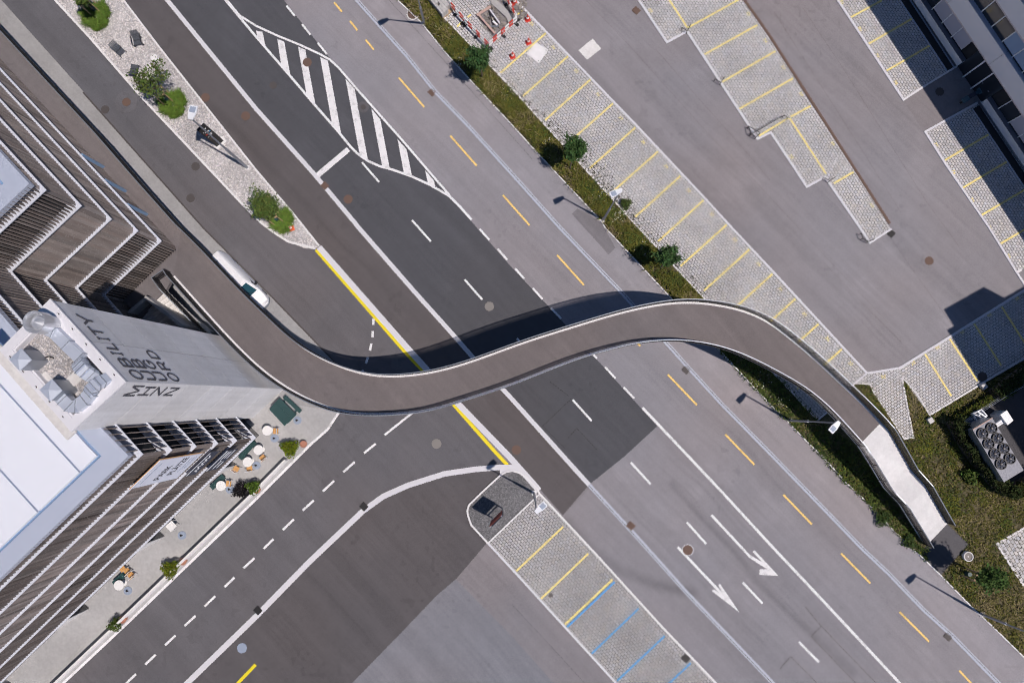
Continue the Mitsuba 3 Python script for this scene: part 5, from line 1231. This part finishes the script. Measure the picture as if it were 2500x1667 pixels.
for q in (P[2], P[3]): put('lift_eye', disc(MB(), c + (q - c) * .78, .04, .06, .075, None, 10), 'iron', k)
k = thing('cover_slab', 'pale concrete cover in two slabs on the car park asphalt', 'access cover')
P = G([(1412, 124), (1447, 95), (1468, 120), (1433, 147)]); m1, m2 = P[0] + (P[1] - P[0]) * .33, P[3] + (P[2] - P[3]) * .37
for q in ([P[0], m1, m2, P[3]], [m1, P[1], P[2], m2]):
    q = np.array(q); cq = q.mean(0); put('slab', MB().prism(cq + (q - cq) * .985, 0, .03, (.74, .5)), 'concrete', k)
# black guard bows on the island, and fallen rails
def bow(pts, label, z=.45):
    k = thing('guard_rail', label, 'guard rail'); P = [g(*p, z) for p in pts]
    for a, b in zip(P[:-1], P[1:]): put('rail', MB().tube(v3(a, z), v3(b, z), .030, n=8), 'black', k, 40)
    for p in P: put('post', MB().tube(v3(p, .02), v3(p, z), .028, n=8), 'black', k, 40)


bow([(1665, 68), (1678, 76), (1687, 59)], 'black angled guard rail at the top notch of the stepped island')
bow([(1746, 193), (1760, 202), (1770, 187)], 'black angled guard rail on the left edge of the stepped island')
bow([(1828, 308), (1833, 327), (1846, 335), (1856, 325), (1829, 309)], 'black guard rail frame around the second notch of the stepped island')
bow([(1834, 328), (1914, 282), (1924, 288)], 'long thin black guard rail beside the yellow line of the stepped island')
bow([(2012, 433), (2026, 442), (2041, 431)], 'black angled guard rail at the lower notch of the stepped island')
bow([(2103, 570), (2107, 582), (2120, 590), (2134, 584)], 'black guard rail around the tip of the stepped island')

# ------------------------------------------------------------------ cooling unit yard
k = thing('cooling_unit', 'large grey cooling unit with eight black fans on top', 'cooling unit'); CZ = 2.3
P = G([(2374, 1048.6), (2421.4, 1020), (2498, 1146.8), (2455, 1177)], CZ); P[3] = P[0] + P[2] - P[1]
put('housing', MB().prism(P, .1, CZ), 'grey_metal', k); put('top_sheet', MB().prism(P.mean(0) + (P - P.mean(0)) * 1.01, CZ, CZ + .03), 'steel', k)
put('edge_strip', MB().strip([P[0], P[1]], .07, CZ + .03, CZ + .07), 'pink_wood', k)
ex_, ey_ = P[1] - P[0], P[3] - P[0]
for i in range(4):
    for j in range(2):
        c = P[0] + ex_ * (.27 + .46 * j) + ey_ * (.135 + .195 * i); R = .40
        f = put('fan', disc(MB(), c, R - .03, CZ + .035, CZ + .05), 'black', k)
        put('fan_ring', MB().prism(Point(*c).buffer(R).difference(Point(*c).buffer(R - .05)), CZ + .03, CZ + .16), 'dark_metal', f)
        for b_ in range(7):
            a = b_ * 2 * math.pi / 7 + i + j; u_ = np.array([math.cos(a), math.sin(a)]); w_ = np.array([-u_[1], u_[0]])
            put('fan_blade', MB().add([v3(c + u_ * .10 - w_ * .05, CZ + .07), v3(c + u_ * .33 - w_ * .09, CZ + .07), v3(c + u_ * .34 + w_ * .08, CZ + .12), v3(c + u_ * .10 + w_ * .05, CZ + .12)] + [v3(c + u_ * .10 - w_ * .05, CZ + .06), v3(c + u_ * .33 - w_ * .09, CZ + .06), v3(c + u_ * .34 + w_ * .08, CZ + .11), v3(c + u_ * .10 + w_ * .05, CZ + .11)], MB.BOXF[:, ::-1]), 'navy', f)
        put('fan_hub', MB().tube(v3(c, CZ + .05), v3(c, CZ + .16), .10, .08, 14), 'iron', f, 40)
        put('hub_cap', disc(MB(), c + [.02, -.02], .03, CZ + .16, CZ + .175, None, 8), 'white_matt', f)
k = thing('white_cabinet', 'white flat topped cabinet beside the cooling unit', 'cabinet'); P = G([(2442, 1012), (2458, 1001), (2474, 1026), (2460, 1037.5)], 1.3)
put('body', MB().prism(P.mean(0) + (P - P.mean(0)) * .94, 0, 1.27), 'frame_white', k); put('lid', MB().prism(P, 1.27, 1.31), 'white_gloss', k)
k = thing('pump_unit', 'shiny metal pump unit with pipes behind the cooling unit', 'pump'); P = G([(2374, 1010), (2397, 998), (2412, 1015), (2390, 1033)], 1.0)
put('tray', MB().prism(P, .1, .75), 'steel', k); put('rim', MB().prism(Polygon(P).difference(Polygon(P).buffer(-.07)), .75, 1.0), 'frame_white', k)
for a, b in (((2380, 1012), (2400, 1024)), ((2388, 1006), (2406, 1017)), ((2386, 1018), (2394, 1008))): put('pipe', MB().tube(rz(a, .95), rz(b, .95), .08, n=12), 'mirror_steel', k, 40)
k = thing('round_tank', 'grey metal tank lying left of the pump unit', 'tank'); put('shell', MB().tube(rz((2345, 1035), .5), rz((2375, 1018), .5), .30, n=20), 'steel', k, 40); put('end_ring', MB().tube(rz((2349, 1033), .5), rz((2353, 1031), .5), .33, n=20), 'frame_white', k, 40)
k = thing('pipe_run', 'pair of white pipes linking the cooling unit to the white cabinet', 'pipe')
for o in (0, 7): put('pipe', MB().tube(rz((2430, 1036 + o), 1.0), rz((2448, 1023 + o), 1.0), .09, n=12), 'white_gloss', k, 40)
k = thing('wire_fence', 'thin wire fence between the lower bays and the cooling unit yard', 'fence')
fp = [(2340, 1024), (2385, 993), (2430, 964), (2466, 944), (2520, 905)]
for p in fp: q = g(*p); put('post', MB().tube(v3(q, 0), v3(q, 1.5), .022, n=8), 'grey_metal', k, 40)
for a, b in zip(fp[:-1], fp[1:]):
    for z in (.3, .6, .9, 1.2, 1.48): put('wire', MB().tube(v3(g(*a), z), v3(g(*b), z), .009, n=5), 'galvanised', k)
for px, lb in (((2266, 1026), 'white concrete post at the lower corner of the lower bays'), ((2396, 943), 'white concrete post at the shaded end of the lower bays')):
    k = thing('concrete_post', lb, 'post'); scene[k] = MB().box(v3(g(*px), .2), (.16, .10, 0), (-.10, .16, 0), (0, 0, .2), (.62, .5)).ply('concrete')
k = thing('concrete_shaft', 'round concrete shaft ring in the grass beside the stair foot', 'shaft'); c = g(2358, 1356)
put('ring', lathe(c, [(.36, 0), (.36, .35), (.30, .35), (.30, .25)], 28), 'kerb_white', k, 30); put('lid', disc(MB(), c, .30, .2, .28), 'pale_iron', k); put('lid_eye', disc(MB(), c, .05, .28, .30, None, 10), 'kerb_white', k)
for px, lb in (((2450, 1300), 'flat drain under the railing'),): pass
# motor scooter in the doorway
k = thing('motor_scooter', 'dark teal motor scooter parked in the shade of the office doorway', 'motor scooter')
A, B = g(2338, 256), g(2400, 218); d = unit(B - A); s = np.array([-d[1], d[0]]); L = np.linalg.norm(B - A)
def q(t, y, z): return v3(A + d * L * t + s * y, z)
for t in (.15, .83): w_ = put('wheel', MB().tube(q(t, -.07, .30), q(t, .07, .30), .30, n=22), 'black', k, 40); put('rim', MB().tube(q(t, -.08, .30), q(t, .08, .30), .14, n=14), 'steel', w_, 40)
put('frame', MB().bar(q(.15, 0, .42), q(.8, 0, .45), .12, r2=.14), 'moped_blue', k); put('seat', MB().bar(q(.12, 0, .78), q(.45, 0, .78), .16, r2=.07), 'navy', k)
put('leg_shield', MB().bar(q(.70, 0, .35), q(.76, 0, 1.0), .24, r2=.05), 'moped_blue', k); put('handlebar', MB().tube(q(.72, -.38, 1.08), q(.72, .38, 1.08), .022, n=8), 'grey_metal', k, 40)
put('top_box', MB().box(q(.02, 0, .95), v3(d * .20, 0), v3(s * .20, 0), (0, 0, .16)), 'moped_blue', k); put('headlight', MB().tube(q(.76, 0, .95), q(.80, 0, .95), .08, n=12), 'frame_white', k, 40)
put('mirror', MB().box(q(.70, .40, 1.22), v3(d * .02, 0), v3(s * .07, 0), (0, 0, .045)), 'steel', k); put('mirror', MB().box(q(.70, -.40, 1.22), v3(d * .02, 0), v3(s * .07, 0), (0, 0, .045)), 'steel', k)
# pebbles scattered over the pale gravel island
gp = Polygon(G(GRAV)).buffer(0); n = 5200; xy = inside_points(gp.buffer(-.1), n); m = meshkit.fbm(np.c_[xy * .6, np.zeros(n)], 3, 2); xy = xy[RNG.uniform(.25, .75, n) < m + .08]; n = len(xy)
s = np.clip(RNG.lognormal(-3.45, .45, n), .015, .085); a = RNG.uniform(0, 6.28, n); oc = np.array([[1, 0, 0], [0, .7, 0], [-.9, .1, 0], [0.1, -.75, 0], [0, 0, .55]])
V = np.stack([np.c_[xy[:, 0] + s * (o[0] * np.cos(a) - o[1] * np.sin(a)), xy[:, 1] + s * (o[0] * np.sin(a) + o[1] * np.cos(a)), .03 + s * o[2]] for o in oc], 1).reshape(-1, 3)
F = (np.array([[0, 1, 4], [1, 2, 4], [2, 3, 4], [3, 0, 4]])[None] + 5 * np.arange(n)[:, None, None]).reshape(-1, 3)
pc = np.clip(np.array([.60, .58, .58]) * RNG.lognormal(0, .32, (n, 1)) * (1 + RNG.normal(0, .05, (n, 3))), .08, .85)
lab(put('pebbles', MB().add(V, F, np.repeat(pc, 5, 0)), 'painted'), 'pale pebbles lying on the gravel island', 'pebbles', None, 'stuff')
